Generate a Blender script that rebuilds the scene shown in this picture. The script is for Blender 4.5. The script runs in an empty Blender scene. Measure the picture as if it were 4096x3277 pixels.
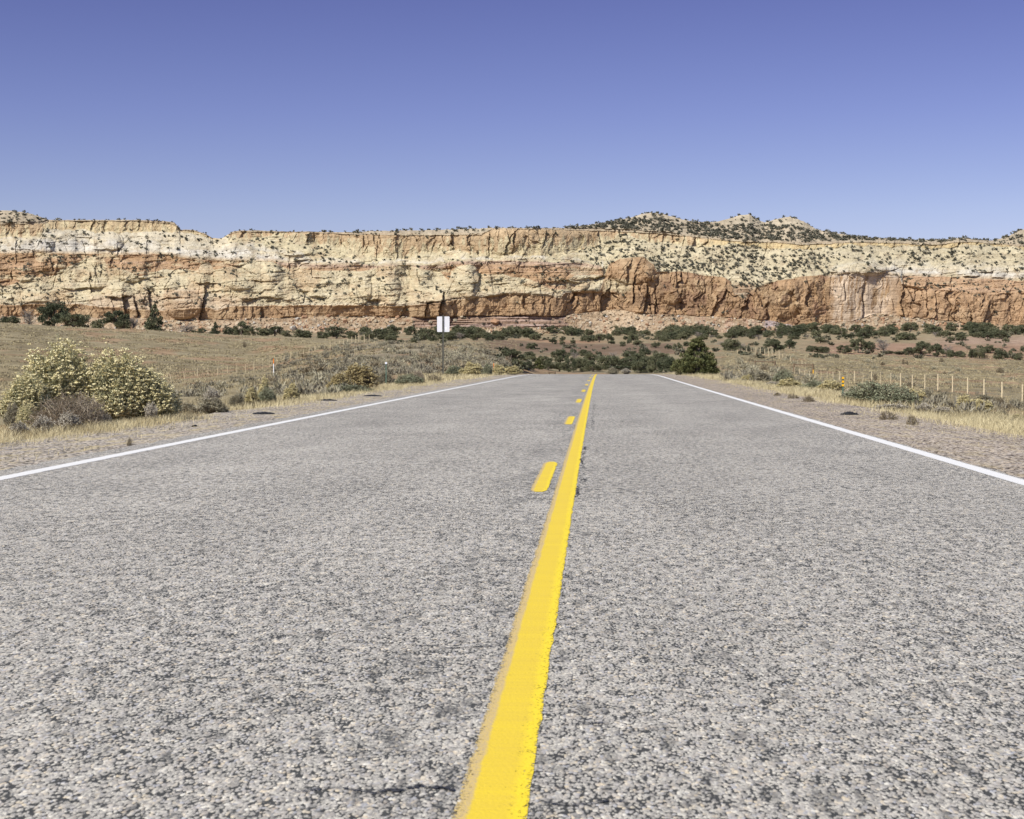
import bpy, math
import numpy as np

# ------------------------------------------------------------------ camera, sky, sun, exposure
SC = bpy.context.scene
COL = SC.collection
CAMZ = 0.96          # eye height over the road
F = 6400.0           # focal length in pixels of the 4096 px wide photograph
PX0, PY0 = 2380.0, 1440.0   # where the straight road vanishes

cam_d = bpy.data.cameras.new("camera")
cam = bpy.data.objects.new("camera", cam_d)
COL.objects.link(cam)
SC.camera = cam
cam_d.sensor_width = 36.0
cam_d.lens = 36.0 * F / 4096.0
cam_d.clip_start = 0.05
cam_d.clip_end = 6000.0
cam.location = (0, 0, CAMZ)
cam.rotation_euler = (math.radians(90) - math.atan((1638.5 - PY0) / F), 0, math.atan((PX0 - 2048) / F))
cam_d.dof.use_dof = True
cam_d.dof.focus_distance = 45.0
cam_d.dof.aperture_fstop = 15.0

SUN_EL, SUN_AZ = 44.0, 42.0      # elevation; degrees to the left of straight behind the camera
world = bpy.data.worlds.new("World")
SC.world = world
world.use_nodes = True
wn, wl = world.node_tree.nodes, world.node_tree.links
wn.clear()
w_out = wn.new("ShaderNodeOutputWorld")
w_bg = wn.new("ShaderNodeBackground")
w_sky = wn.new("ShaderNodeTexSky")
w_sky.sky_type = 'NISHITA'
w_sky.sun_disc = False
w_sky.sun_elevation = math.radians(SUN_EL)
w_sky.sun_rotation = math.radians(180 + SUN_AZ)
w_sky.altitude = 1900
w_sky.air_density = 1.0
w_sky.dust_density = 0.3
w_sky.ozone_density = 2.5
# sky tint: deeper and violet with height, brightened above the view for fill light
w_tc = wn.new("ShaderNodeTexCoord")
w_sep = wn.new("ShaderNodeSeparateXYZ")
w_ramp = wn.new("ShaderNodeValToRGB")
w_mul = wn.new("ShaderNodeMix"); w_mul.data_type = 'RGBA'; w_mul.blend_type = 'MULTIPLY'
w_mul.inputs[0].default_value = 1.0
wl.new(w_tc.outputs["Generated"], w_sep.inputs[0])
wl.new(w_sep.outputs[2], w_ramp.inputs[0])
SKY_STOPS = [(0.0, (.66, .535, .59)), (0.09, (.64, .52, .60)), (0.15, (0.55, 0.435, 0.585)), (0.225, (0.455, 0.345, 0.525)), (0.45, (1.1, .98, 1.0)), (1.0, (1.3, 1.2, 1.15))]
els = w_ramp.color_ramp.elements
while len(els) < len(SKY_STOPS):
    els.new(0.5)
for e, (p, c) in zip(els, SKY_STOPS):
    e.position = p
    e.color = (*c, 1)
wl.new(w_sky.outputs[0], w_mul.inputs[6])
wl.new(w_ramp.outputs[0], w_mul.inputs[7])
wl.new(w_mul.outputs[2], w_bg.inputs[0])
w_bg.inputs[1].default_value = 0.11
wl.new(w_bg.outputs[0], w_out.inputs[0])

sun_d = bpy.data.lights.new("sun", 'SUN')
sun_d.energy = 4.2
sun_d.angle = math.radians(0.53)
sun_d.color = (1.0, 0.95, 0.87)
sun = bpy.data.objects.new("sun", sun_d)
COL.objects.link(sun)
sun.rotation_euler = (math.radians(90 - SUN_EL), 0, -math.radians(SUN_AZ))
SC.view_settings.view_transform = 'Standard'
SC.view_settings.look = 'None'
SC.view_settings.exposure = 0.55
SC.view_settings.gamma = 1.0

rng = np.random.default_rng(7)

# ------------------------------------------------------------------ helpers: noise
def _hash(ix, iy, seed):
    h = (ix.astype(np.int64) * 374761393 + iy.astype(np.int64) * 668265263 + int(seed) * 1442695041) & 0xFFFFFFFF
    h = ((h ^ (h >> 13)) * 1274126177) & 0xFFFFFFFF
    h = ((h ^ (h >> 16)) * 1103515245) & 0xFFFFFFFF
    h = h ^ (h >> 15)
    return (h & 0xFFFFFF) / float(0x1000000)

def vnoise(x, y, seed=0):
    x0 = np.floor(x); y0 = np.floor(y)
    fx = x - x0; fy = y - y0
    fx = fx * fx * fx * (fx * (fx * 6 - 15) + 10)
    fy = fy * fy * fy * (fy * (fy * 6 - 15) + 10)
    a = _hash(x0, y0, seed); b = _hash(x0 + 1, y0, seed)
    c = _hash(x0, y0 + 1, seed); d = _hash(x0 + 1, y0 + 1, seed)
    return (a * (1 - fx) + b * fx) * (1 - fy) + (c * (1 - fx) + d * fx) * fy

def fbm(x, y, seed=0, oct=4, gain=0.5):
    s = 0.0; a = 1.0; t = 0.0
    for i in range(oct):
        s = s + a * (vnoise(x * 2 ** i + 17.3 * i, y * 2 ** i + 9.1 * i, seed + i) * 2 - 1)
        t += a; a *= gain
    return s / t

def worley(x, y, seed=0):
    """F1, F2, two random numbers of the nearest cell, offset from its centre"""
    ix = np.floor(x); iy = np.floor(y)
    f1 = np.full(x.shape, 9.0); f2 = np.full(x.shape, 9.0)
    r1 = np.zeros(x.shape); r2 = np.zeros(x.shape); ox = np.zeros(x.shape); oy = np.zeros(x.shape)
    for dx in (-1, 0, 1):
        for dy in (-1, 0, 1):
            cx = ix + dx; cy = iy + dy
            px = cx + 0.1 + 0.8 * _hash(cx, cy, seed); py = cy + 0.1 + 0.8 * _hash(cx, cy, seed + 51)
            vx = x - px; vy = y - py
            d = np.sqrt(vx * vx + vy * vy)
            near = d < f1
            f2 = np.where(near, f1, np.minimum(f2, d))
            f1 = np.where(near, d, f1)
            r1 = np.where(near, _hash(cx, cy, seed + 101), r1)
            r2 = np.where(near, _hash(cx, cy, seed + 151), r2)
            ox = np.where(near, vx, ox); oy = np.where(near, vy, oy)
    return f1, f2, r1, r2, ox, oy

def sstep(a, b, x):
    t = np.clip((x - a) / (b - a), 0, 1)
    return t * t * (3 - 2 * t)

# ------------------------------------------------------------------ helpers: meshes and objects
def mesh_np(name, verts, quads=None, tris=None, mat=None, col=None, smooth=False, uv=None, mats=None, midx=None):
    me = bpy.data.meshes.new(name)
    verts = np.asarray(verts, dtype=np.float32)
    nq = 0 if quads is None else len(quads)
    nt = 0 if tris is None else len(tris)
    loops = np.concatenate(([np.asarray(quads, dtype=np.int32).ravel()] if nq else []) + ([np.asarray(tris, dtype=np.int32).ravel()] if nt else []))
    starts = np.concatenate((np.arange(nq) * 4, nq * 4 + np.arange(nt) * 3)).astype(np.int32)
    totals = np.concatenate((np.full(nq, 4), np.full(nt, 3))).astype(np.int32)
    me.vertices.add(len(verts)); me.vertices.foreach_set("co", verts.ravel())
    me.loops.add(len(loops)); me.loops.foreach_set("vertex_index", loops)
    me.polygons.add(nq + nt)
    me.polygons.foreach_set("loop_start", starts)
    me.polygons.foreach_set("loop_total", totals)
    if midx is not None:
        me.polygons.foreach_set("material_index", np.asarray(midx, dtype=np.int32))
    me.polygons.foreach_set("use_smooth", np.full(nq + nt, bool(smooth)))
    if col is not None:
        at = me.attributes.new("col", 'FLOAT_COLOR', 'POINT')
        c = np.ones((len(verts), 4), dtype=np.float32); c[:, :3] = col
        at.data.foreach_set("color", c.ravel())
    if uv is not None:
        ul = me.uv_layers.new(name="uv")
        ul.data.foreach_set("uv", np.asarray(uv, dtype=np.float32)[loops].ravel())
    me.update(calc_edges=True)
    me.validate(verbose=False)
    for m in (mats or ([mat] if mat else [])):
        me.materials.append(m)
    return me

def link(name, me, parent=None, loc=(0, 0, 0)):
    o = bpy.data.objects.new(name, me)
    COL.objects.link(o)
    o.location = loc
    if parent is not None:
        o.parent = parent
    return o

def tag(o, label=None, cat=None, group=None, kind=None):
    if label: o['label'] = label
    if cat: o['category'] = cat
    if group: o['group'] = group
    if kind: o['kind'] = kind
    return o

def empty(name, loc=(0, 0, 0), rz=0.0):
    o = bpy.data.objects.new(name, None)
    COL.objects.link(o)
    o.location = loc
    o.rotation_euler = (0, 0, rz)
    return o

def copy_thing(src):
    c = src.copy(); COL.objects.link(c)
    for ch in list(src.children):
        d = ch.copy(); COL.objects.link(d); d.parent = c
        for g in list(ch.children):
            e = g.copy(); COL.objects.link(e); e.parent = d
    return c

class Geo:
    """collects vertices and faces for one mesh"""
    def __init__(self): self.v = []; self.q = []; self.t = []; self.n = 0
    def add(self, v, q=None, t=None):
        v = np.asarray(v, dtype=float)
        if q is not None and len(q): self.q.append(np.asarray(q) + self.n)
        if t is not None and len(t): self.t.append(np.asarray(t) + self.n)
        self.v.append(v); self.n += len(v)
        return self
    def tube(self, pts, radii, sides=5, cap=True):
        pts = np.asarray(pts, dtype=float); k = len(pts)
        radii = np.broadcast_to(np.asarray(radii, dtype=float), (k,))
        ang = np.arange(sides) / sides * 2 * np.pi
        out = []
        for i in range(k):
            d = pts[min(i + 1, k - 1)] - pts[max(i - 1, 0)]
            d = d / (np.linalg.norm(d) + 1e-9)
            a = np.cross(d, (0.3, 0.9, 0.1) if abs(d[2]) > 0.8 else (0, 0, 1.0)); a /= np.linalg.norm(a) + 1e-9
            b = np.cross(d, a)
            out.append(pts[i] + radii[i] * (np.cos(ang)[:, None] * a + np.sin(ang)[:, None] * b))
        q = [(i * sides + s, i * sides + (s + 1) % sides, (i + 1) * sides + (s + 1) % sides, (i + 1) * sides + s) for i in range(k - 1) for s in range(sides)]
        t = []
        if cap:
            for base in (0, (k - 1) * sides):
                t += [(base, base + s, base + s + 1) for s in range(1, sides - 1)]
        return self.add(np.concatenate(out), q, t)
    def box(self, c, s, rot=None):
        v = np.array([(x, y, z) for x in (-.5, .5) for y in (-.5, .5) for z in (-.5, .5)]) * np.asarray(s)
        if rot is not None: v = v @ np.asarray(rot).T
        q = [(0, 1, 3, 2), (4, 6, 7, 5), (0, 4, 5, 1), (2, 3, 7, 6), (0, 2, 6, 4), (1, 5, 7, 3)]
        return self.add(v + np.asarray(c), q)
    def mesh(self, name, mat, smooth=False, col=None):
        return mesh_np(name, np.concatenate(self.v), np.concatenate(self.q) if self.q else None, np.concatenate(self.t) if self.t else None, mat, smooth=smooth, col=col)

def unit(v): return v / (np.linalg.norm(v, axis=-1, keepdims=True) + 1e-9)

def leaf_quads(c, size, r, flat=0.0, axis=None, slim=0.5):
    """one small quad per centre, in random directions; axis: lay each along that direction"""
    n = len(c)
    a = unit(r.normal(size=(n, 3))) if axis is None else unit(axis + 0.25 * r.normal(size=(n, 3)))
    b = r.normal(size=(n, 3)); b[:, 2] *= (1 - flat)
    b = unit(np.cross(a, b))
    s = np.broadcast_to(size, (n,)) * r.uniform(0.7, 1.3, n)
    a = a * s[:, None]; b = b * s[:, None] * slim
    v = np.stack((c - a - b * .6, c - a * .2 + b, c + a, c + a * .1 - b), axis=1).reshape(-1, 3)
    return v, np.arange(n * 4).reshape(-1, 4)

# ------------------------------------------------------------------ helpers: materials
class M:
    def __init__(self, name, rough=0.9, spec=0.2):
        self.m = bpy.data.materials.new(name); self.m.use_nodes = True
        self.t = self.m.node_tree; self.N = self.t.nodes
        self.b = self.N["Principled BSDF"]
        self.b.inputs["Roughness"].default_value = rough
        self.b.inputs["Specular IOR Level"].default_value = spec
    def n(self, kind, **kw):
        nd = self.N.new(kind)
        for k, v in kw.items(): setattr(nd, k, v)
        return nd
    def L(self, a, b): self.t.links.new(a, b); return b
    def obj(self):
        return self.n("ShaderNodeTexCoord").outputs["Object"]
    def geo(self):
        return self.n("ShaderNodeNewGeometry").outputs["Position"]
    def mapping(self, src, scale):
        mp = self.n("ShaderNodeMapping"); mp.inputs["Scale"].default_value = scale
        self.L(src, mp.inputs[0]); return mp.outputs[0]
    def noise(self, src, scale, detail=3, rough=0.55, dist=0.0):
        nd = self.n("ShaderNodeTexNoise"); nd.inputs["Scale"].default_value = scale
        nd.inputs["Detail"].default_value = detail; nd.inputs["Roughness"].default_value = rough
        nd.inputs["Distortion"].default_value = dist
        self.L(src, nd.inputs["Vector"]); return nd.outputs[0]
    def voro(self, src, scale, feature='F1', rand=1.0):
        nd = self.n("ShaderNodeTexVoronoi", feature=feature); nd.inputs["Scale"].default_value = scale
        nd.inputs["Randomness"].default_value = rand
        self.L(src, nd.inputs["Vector"]); return nd
    def ramp(self, src, stops, interp='LINEAR'):
        nd = self.n("ShaderNodeValToRGB"); nd.color_ramp.interpolation = interp
        e = nd.color_ramp.elements
        while len(e) < len(stops): e.new(0.5)
        for k, (p, c) in zip(e, stops):
            k.position = p
            k.color = (c, c, c, 1) if isinstance(c, (int, float)) else (*c, 1)
        self.L(src, nd.inputs[0]); return nd.outputs[0]
    def mix(self, fac, a, b, mode='MIX'):
        nd = self.n("ShaderNodeMix", data_type='RGBA', blend_type=mode)
        for s, v in ((0, fac), (6, a), (7, b)):
            if isinstance(v, (int, float)): nd.inputs[s].default_value = v if s == 0 else (v, v, v, 1)
            elif isinstance(v, tuple): nd.inputs[s].default_value = (*v, 1)
            else: self.L(v, nd.inputs[s])
        return nd.outputs[2]
    def math(self, op, a, b=0.0, clamp=False):
        nd = self.n("ShaderNodeMath", operation=op, use_clamp=clamp)
        for s, v in ((0, a), (1, b)):
            if isinstance(v, (int, float)): nd.inputs[s].default_value = v
            else: self.L(v, nd.inputs[s])
        return nd.outputs[0]
    def attr(self, name="col"):
        nd = self.n("ShaderNodeAttribute"); nd.attribute_name = name; return nd.outputs["Color"]
    def color(self, v):
        if isinstance(v, tuple): self.b.inputs["Base Color"].default_value = (*v, 1)
        else: self.L(v, self.b.inputs["Base Color"])
        return self
    def bump(self, h, strength, dist):
        nd = self.n("ShaderNodeBump"); nd.inputs["Strength"].default_value = strength; nd.inputs["Distance"].default_value = dist
        self.L(h, nd.inputs["Height"]); self.L(nd.outputs[0], self.b.inputs["Normal"]); return self
    def cut(self, mask):
        """mask 1 keeps the surface, 0 lets what lies below show"""
        tr = self.n("ShaderNodeBsdfTransparent"); mx = self.n("ShaderNodeMixShader")
        self.L(mask, mx.inputs[0]); self.L(tr.outputs[0], mx.inputs[1]); self.L(self.b.outputs[0], mx.inputs[2])
        self.L(mx.outputs[0], self.N["Material Output"].inputs[0]); return self

def leaf_mat(name, c1, c2, scale=6.0, rough=0.8):
    m = M(name, rough, 0.15)
    nz = m.noise(m.geo(), scale, 2)
    m.color(m.mix(m.ramp(nz, [(0.35, 0.0), (0.65, 1.0)]), c1, c2))
    return m.m

def flat_mat(name, c, rough=0.7, var=0.15, scale=20, spec=0.3, metal=0.0):
    m = M(name, rough, spec)
    nz = m.noise(m.obj(), scale, 4)
    lo = tuple(x * (1 - var) for x in c); hi = tuple(min(1, x * (1 + var)) for x in c)
    m.color(m.mix(m.ramp(nz, [(0.3, 0.0), (0.7, 1.0)]), lo, hi))
    m.b.inputs["Metallic"].default_value = metal
    return m.m

# asphalt: chip-seal stones in dark binder
def asphalt(name, tint=(1, 1, 1), gap=(0.045, 0.045, 0.043), grass=0.0, coarse=112.0):
    m = M(name, 0.85, 0.25)
    p0 = m.mapping(m.obj(), (1.0, .50, 1.0))     # the stones stand up, so they read longer than they are
    wv = m.n("ShaderNodeTexNoise"); wv.inputs["Scale"].default_value = coarse * .55; wv.inputs["Detail"].default_value = 2; m.L(p0, wv.inputs["Vector"])
    p = m.mix(1.0 / coarse * 1.3, p0, wv.outputs["Color"], 'ADD')
    wob = m.noise(p, 60, 2)
    v = m.voro(p, coarse); v2 = m.voro(p, coarse * 1.9)
    stone = m.ramp(m.n_sep(v.outputs["Color"], 0), [(0.0, (.15, .145, .14)), (0.18, (.29, .27, .25)), (0.42, (.385, .345, .30)), (0.60, (.335, .335, .36)), (0.76, (.50, .42, .31)), (0.9, (.60, .57, .51)), (1.0, (.30, .255, .215))])
    stone2 = m.ramp(m.n_sep(v2.outputs["Color"], 1), [(0.0, (.19, .18, .17)), (0.5, (.37, .345, .315)), (1.0, (.52, .49, .43))])
    sz = m.noise(p, 30, 2)
    stone = m.mix(m.ramp(sz, [(0.42, 0.0), (0.58, 1.0)]), stone, stone2)
    lum = m.noise(p, 1.1, 4, 0.6)
    clus = m.noise(p, 22, 3, 0.6)
    # dark binder between the stones, also painted as their self-shadow, more in worn spots
    edge = m.math('ADD', v.outputs["Distance"], m.math('MULTIPLY', m.math('SUBTRACT', clus, 0.5), 1.15))
    edge = m.math('ADD', edge, m.math('MULTIPLY', m.math('SUBTRACT', lum, 0.5), 0.35))
    edge = m.math('ADD', edge, m.math('MULTIPLY', m.math('SUBTRACT', wob, 0.5), 0.35))
    gm = m.ramp(edge, [(0.57, 0.0), (0.70, 1.0)])
    c = m.mix(gm, stone, gap)
    fl = m.noise(m.mapping(p, (1.0, .55, 1)), 13, 3, 0.6)
    c = m.mix(m.math('MULTIPLY', m.ramp(fl, [(0.58, 0.0), (0.68, 1.0)]), 0.5), c, gap)
    c = m.mix(1.0, c, m.ramp(m.noise(p, 0.35, 3), [(0.3, 0.90), (0.7, 1.08)]), 'MULTIPLY')
    c = m.mix(1.0, c, tint, 'MULTIPLY')
    # wheel paths lie along the road
    wp = m.noise(m.mapping(p, (0.8, 0.04, 1)), 1.0, 2)
    c = m.mix(1.0, c, m.ramp(wp, [(0.3, 0.92), (0.7, 1.06)]), 'MULTIPLY')
    if grass > 0:
        g = m.noise(m.mapping(p, (1.6, 0.7, 1)), 3.0, 5, 0.65)
        c = m.mix(m.math('MULTIPLY', m.ramp(g, [(0.5, 0.0), (0.62, 1.0)]), grass), c, (.50, .40, .19))
    mg = m.noise(m.mapping(p, (1, .6, 1)), 45, 2, .6)
    c = m.mix(1.0, c, m.ramp(mg, [(0.3, 0.82), (0.7, 1.15)]), 'MULTIPLY')
    if grass == 0:      # bare binder beside the centre line
        sp = m.n("ShaderNodeSeparateXYZ"); m.L(p0, sp.inputs[0])
        band = m.ramp(m.math('ABSOLUTE', m.math('ADD', sp.outputs[0], 0.47)), [(0.10, 1.0), (0.42, 0.0)])
        pt = m.ramp(m.math('ADD', m.noise(p0, 4.5, 3, .6), m.math('MULTIPLY', m.math('SUBTRACT', m.noise(p0, 70, 3, .7), .5), 1.3)), [(0.58, 0.0), (0.68, 1.0)])
        c = m.mix(m.math('MULTIPLY', m.math('MULTIPLY', band, pt), 0.6), c, (.07, .07, .066))
    m.color(c)
    m.bump(m.math('ADD', m.math('MULTIPLY', v.outputs["Distance"], -1.0), m.math('MULTIPLY', gm, -0.7)), 0.40, 0.006)
    return m.m
def _nsep(self, src, i):
    nd = self.n("ShaderNodeSeparateColor"); self.L(src, nd.inputs[0]); return nd.outputs[i]
M.n_sep = _nsep

MAT = {}
MAT['asphalt'] = asphalt("asphalt", (1.13, 1.12, 1.055))
MAT['shoulder_a'] = asphalt("gravel shoulder, grey", (1.08, 1.0, 0.88), (0.05, .045, .036), grass=0.5, coarse=30)
MAT['shoulder_b'] = asphalt("gravel shoulder, reddish", (1.03, 0.93, 0.80), (0.07, .055, .043), grass=0.25, coarse=30)

def paint(name, c, c2, lines=True):
    m = M(name, 0.6, 0.35)
    p = m.obj()
    uvn = m.n("ShaderNodeUVMap"); u = m.n("ShaderNodeSeparateXYZ"); m.L(uvn.outputs[0], u.inputs[0])
    ux = u.outputs[0]
    streak = m.noise(m.mapping(p, (2, 90, 1)), 1.0, 3, 0.6)
    col = m.mix(m.ramp(streak, [(0.3, 0.0), (0.75, 1.0)]), c, c2)
    n1 = m.noise(p, 130, 3, 0.6); n2 = m.noise(p, 9, 3, 0.6)
    # paint lost towards the edges: u runs 0..1 across the stripe
    d = m.math('MULTIPLY', m.math('ABSOLUTE', m.math('SUBTRACT', ux, 0.5)), 2.0)
    wear = m.math('ADD', m.math('MULTIPLY', m.math('POWER', d, 5.0), 0.50), m.math('MULTIPLY', m.math('SUBTRACT', n2, 0.5), 0.18))
    keep = m.ramp(m.math('SUBTRACT', n1, wear), [(0.24, 0.0), (0.32, 1.0)])
    m.color(col)
    m.bump(m.noise(p, 110, 2), 0.5, 0.004)
    m.cut(keep)
    return m
MAT['white_paint'] = paint("white road paint", (.72, .70, .655), (.65, .63, .585)).m

def yellow_paint(lo):
    m = M("yellow road paint", 0.6, 0.3)
    p = m.obj()
    uvn = m.n("ShaderNodeUVMap"); u = m.n("ShaderNodeSeparateXYZ"); m.L(uvn.outputs[0], u.inputs[0])
    ux = u.outputs[0]
    streak = m.noise(m.mapping(p, (3, 45, 1)), 1.0, 3, 0.65)
    streak2 = m.noise(m.mapping(p, (1, 6, 1)), 1.0, 2, 0.6)
    bright = m.mix(m.ramp(m.math('ADD', m.math('MULTIPLY', streak, .6), m.math('MULTIPLY', streak2, .4)), [(0.36, 0.0), (0.66, 1.0)]), (.64, .455, .036), (.70, .51, .026))
    right = m.ramp(m.math('ADD', ux, m.math('MULTIPLY', m.math('SUBTRACT', streak, 0.5), 0.25)), [(0.72, 0.0), (0.86, 1.0)])
    bright = m.mix(right, bright, (.76, .57, .022))
    n1 = m.noise(p, 230, 3, 0.6); n2 = m.noise(p, 14, 3)
    pale_m = m.ramp(m.math('ADD', ux, m.math('MULTIPLY', m.math('SUBTRACT', n1, 0.5), 0.12)), [(lo - .03, 1.0), (lo + .02, 0.0)])
    pale = m.mix(m.ramp(n1, [(0.35, 0.0), (0.6, 1.0)]), (.42, .33, .20), (.60, .43, .12))
    m.color(m.mix(pale_m, bright, pale))
    # holes: the pale margin is thin, the right edge is chipped over the stones
    v = m.voro(p, 170)
    holeR = m.math('ADD', m.ramp(ux, [(0.60, 0.0), (0.74, 0.05), (0.95, 0.11), (1.0, 0.28)]), m.math('MULTIPLY', m.ramp(n2, [(0.4, 0.0), (0.75, 1.0)]), 0.06))
    holeL = m.ramp(ux, [(0.0, 0.50), (lo * .35, 0.12), (lo + .02, 0.0)])
    loss = m.math('ADD', holeR, holeL)
    keep = m.ramp(m.math('SUBTRACT', m.math('MULTIPLY', m.math('ADD', n1, m.n_sep(v.outputs["Color"], 0)), 0.5), loss), [(0.13, 0.0), (0.18, 1.0)])
    m.bump(m.noise(p, 100, 3), 0.5, 0.004)
    m.cut(keep)
    return m.m
MAT['yellow'] = yellow_paint(0.21)

m = M("ground", 0.95, 0.1)
g = m.geo()
a = m.noise(g, 1.6, 5, 0.7); b2 = m.noise(g, 0.22, 4, 0.6); c3 = m.noise(g, 9.0, 3, 0.7)
base = m.mix(m.ramp(a, [(0.36, 0.9), (0.56, 0.0)]), m.attr(), m.mix(0.5, m.attr(), (.17, .14, .085), 'MIX'))
base = m.mix(m.ramp(b2, [(0.38, 0.75), (0.6, 0.0)]), base, m.mix(1.0, base, (.66, .62, .56), 'MULTIPLY'))
base = m.mix(1.0, base, m.ramp(c3, [(0.25, 0.72), (0.75, 1.22)]), 'MULTIPLY')
m.color(base); m.bump(m.math('ADD', a, m.math('MULTIPLY', c3, 0.4)), 0.7, 0.25)
MAT['ground'] = m.m

m = M("sandstone", 0.95, 0.1)
g = m.geo()
st = m.noise(m.mapping(g, (0.012, 0.012, 0.55)), 1.0, 5, 0.62, 0.6)
fine = m.noise(g, 0.9, 5, 0.65)
med = m.noise(g, 0.10, 4, 0.6)
cc = m.mix(1.0, m.attr(), m.ramp(st, [(0.32, (.86, .84, .82)), (0.5, (1, 1, 1)), (0.7, (1.07, 1.06, 1.04))]), 'MULTIPLY')
cc = m.mix(1.0, cc, m.ramp(fine, [(0.3, (.80, .79, .78)), (0.55, (1.02, 1.02, 1.02)), (0.8, (1.08, 1.08, 1.08))]), 'MULTIPLY')
cc = m.mix(1.0, cc, m.ramp(med, [(0.3, (.90, .88, .86)), (0.65, (1.05, 1.05, 1.05))]), 'MULTIPLY')
m.color(cc)
m.bump(m.math('ADD', fine, m.math('MULTIPLY', st, 0.5)), 0.8, 0.5)
MAT['rock'] = m.m

MAT['juniper'] = leaf_mat("juniper foliage", (.070, .080, .046), (.145, .150, .088), 1.2)
MAT['juniper_warm'] = leaf_mat("juniper foliage, olive", (.075, .088, .036), (.165, .165, .066), 3.0)
for _k in ('juniper',):
    _nt = MAT[_k].node_tree; _b = _nt.nodes["Principled BSDF"]; _src = _b.inputs["Base Color"].links[0].from_socket
    _oi = _nt.nodes.new("ShaderNodeObjectInfo"); _rp = _nt.nodes.new("ShaderNodeValToRGB"); _mx = _nt.nodes.new("ShaderNodeMix")
    _mx.data_type = 'RGBA'; _mx.blend_type = 'MULTIPLY'; _mx.inputs[0].default_value = 1.0
    _rp.color_ramp.elements[0].color = (.72, .76, .74, 1); _rp.color_ramp.elements[1].color = (1.45, 1.36, 1.30, 1)
    _nt.links.new(_oi.outputs["Random"], _rp.inputs[0]); _nt.links.new(_src, _mx.inputs[6]); _nt.links.new(_rp.outputs[0], _mx.inputs[7]); _nt.links.new(_mx.outputs[2], _b.inputs["Base Color"])
MAT['twig_grey'] = leaf_mat("dead grey twigs", (.20, .175, .145), (.34, .30, .25), 2.0)
MAT['bark'] = flat_mat("grey-brown bark", (.13, .105, .085), 0.95, 0.3, 8)
MAT['deadwood'] = flat_mat("dead wood", (.22, .19, .16), 0.95, 0.3, 8)
MAT['stem_green'] = leaf_mat("green stems", (.30, .295, .165), (.44, .42, .25), 8)
MAT['stem_brown'] = leaf_mat("woody stems", (.13, .105, .07), (.22, .18, .12), 8)
MAT['fl_cream'] = leaf_mat("cream yellow flower heads", (.60, .535, .29), (.74, .67, .41), 9)
MAT['fl_gold'] = leaf_mat("golden flower heads", (.45, .385, .19), (.62, .54, .30), 7)
MAT['fl_brown'] = leaf_mat("faded tan flower heads", (.27, .215, .10), (.45, .37, .19), 7)
MAT['lf_sage'] = leaf_mat("sage leaves", (.25, .228, .155), (.40, .365, .255), 3)
MAT['lf_silver'] = leaf_mat("silver sage leaves", (.37, .335, .265), (.56, .51, .41), 7)
MAT['lf_green'] = leaf_mat("grey-green leaves", (.23, .25, .155), (.36, .37, .24), 5)
MAT['lf_brown'] = leaf_mat("dry brown leaves", (.17, .135, .085), (.30, .25, .16), 6)
MAT['twig_tan'] = leaf_mat("bleached twigs", (.29, .24, .175), (.47, .40, .30), 9)
MAT['grass'] = leaf_mat("dry grass", (.38, .315, .175), (.62, .54, .33), 1.3)
MAT['grass_far'] = leaf_mat("field grass", (.17, .140, .080), (.44, .375, .225), 0.9)
MAT['scrub'] = leaf_mat("far scrub", (.085, .087, .062), (.205, .195, .148), 0.25)
MAT['brush'] = leaf_mat("low grey brush", (.125, .112, .080), (.29, .262, .190), 0.8)
MAT['post'] = flat_mat("peeled wood post", (.56, .465, .30), 0.85, 0.25, 14)
MAT['oldpost'] = flat_mat("weathered brown timber", (.17, .12, .075), 0.9, 0.3, 10)
MAT['wire'] = flat_mat("fence wire", (.12, .11, .10), 0.6, 0.1, 30, 0.4)
MAT['steel'] = flat_mat("dark green-grey steel post", (.085, .085, .068), 0.55, 0.2, 30, 0.4)
MAT['greensteel'] = flat_mat("green painted steel", (.075, .12, .085), 0.55, 0.2, 30, 0.4)
MAT['alu'] = flat_mat("bare aluminium", (.66, .665, .69), 0.55, 0.03, 4, 0.4)
MAT['sticker'] = flat_mat("pale sticker", (.80, .79, .78), 0.5, 0.04, 9)
MAT['white'] = flat_mat("white plastic", (.80, .80, .78), 0.5, 0.05, 9)
MAT['orange'] = flat_mat("orange band", (.80, .22, .03), 0.5, 0.1, 9)
MAT['amber'] = flat_mat("amber reflector", (.80, .42, .01), 0.35, 0.1, 9)
MAT['lens'] = flat_mat("clear reflector", (.70, .72, .78), 0.25, 0.05, 9)
MAT['rubber'] = flat_mat("black tyre rubber", (.018, .018, .020), 0.75, 0.3, 40)  # shared by the plain black strips on the left shoulder
MAT['tar'] = flat_mat("tar in cracks", (.035, .035, .038), 0.8, 0.3, 60)

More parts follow.
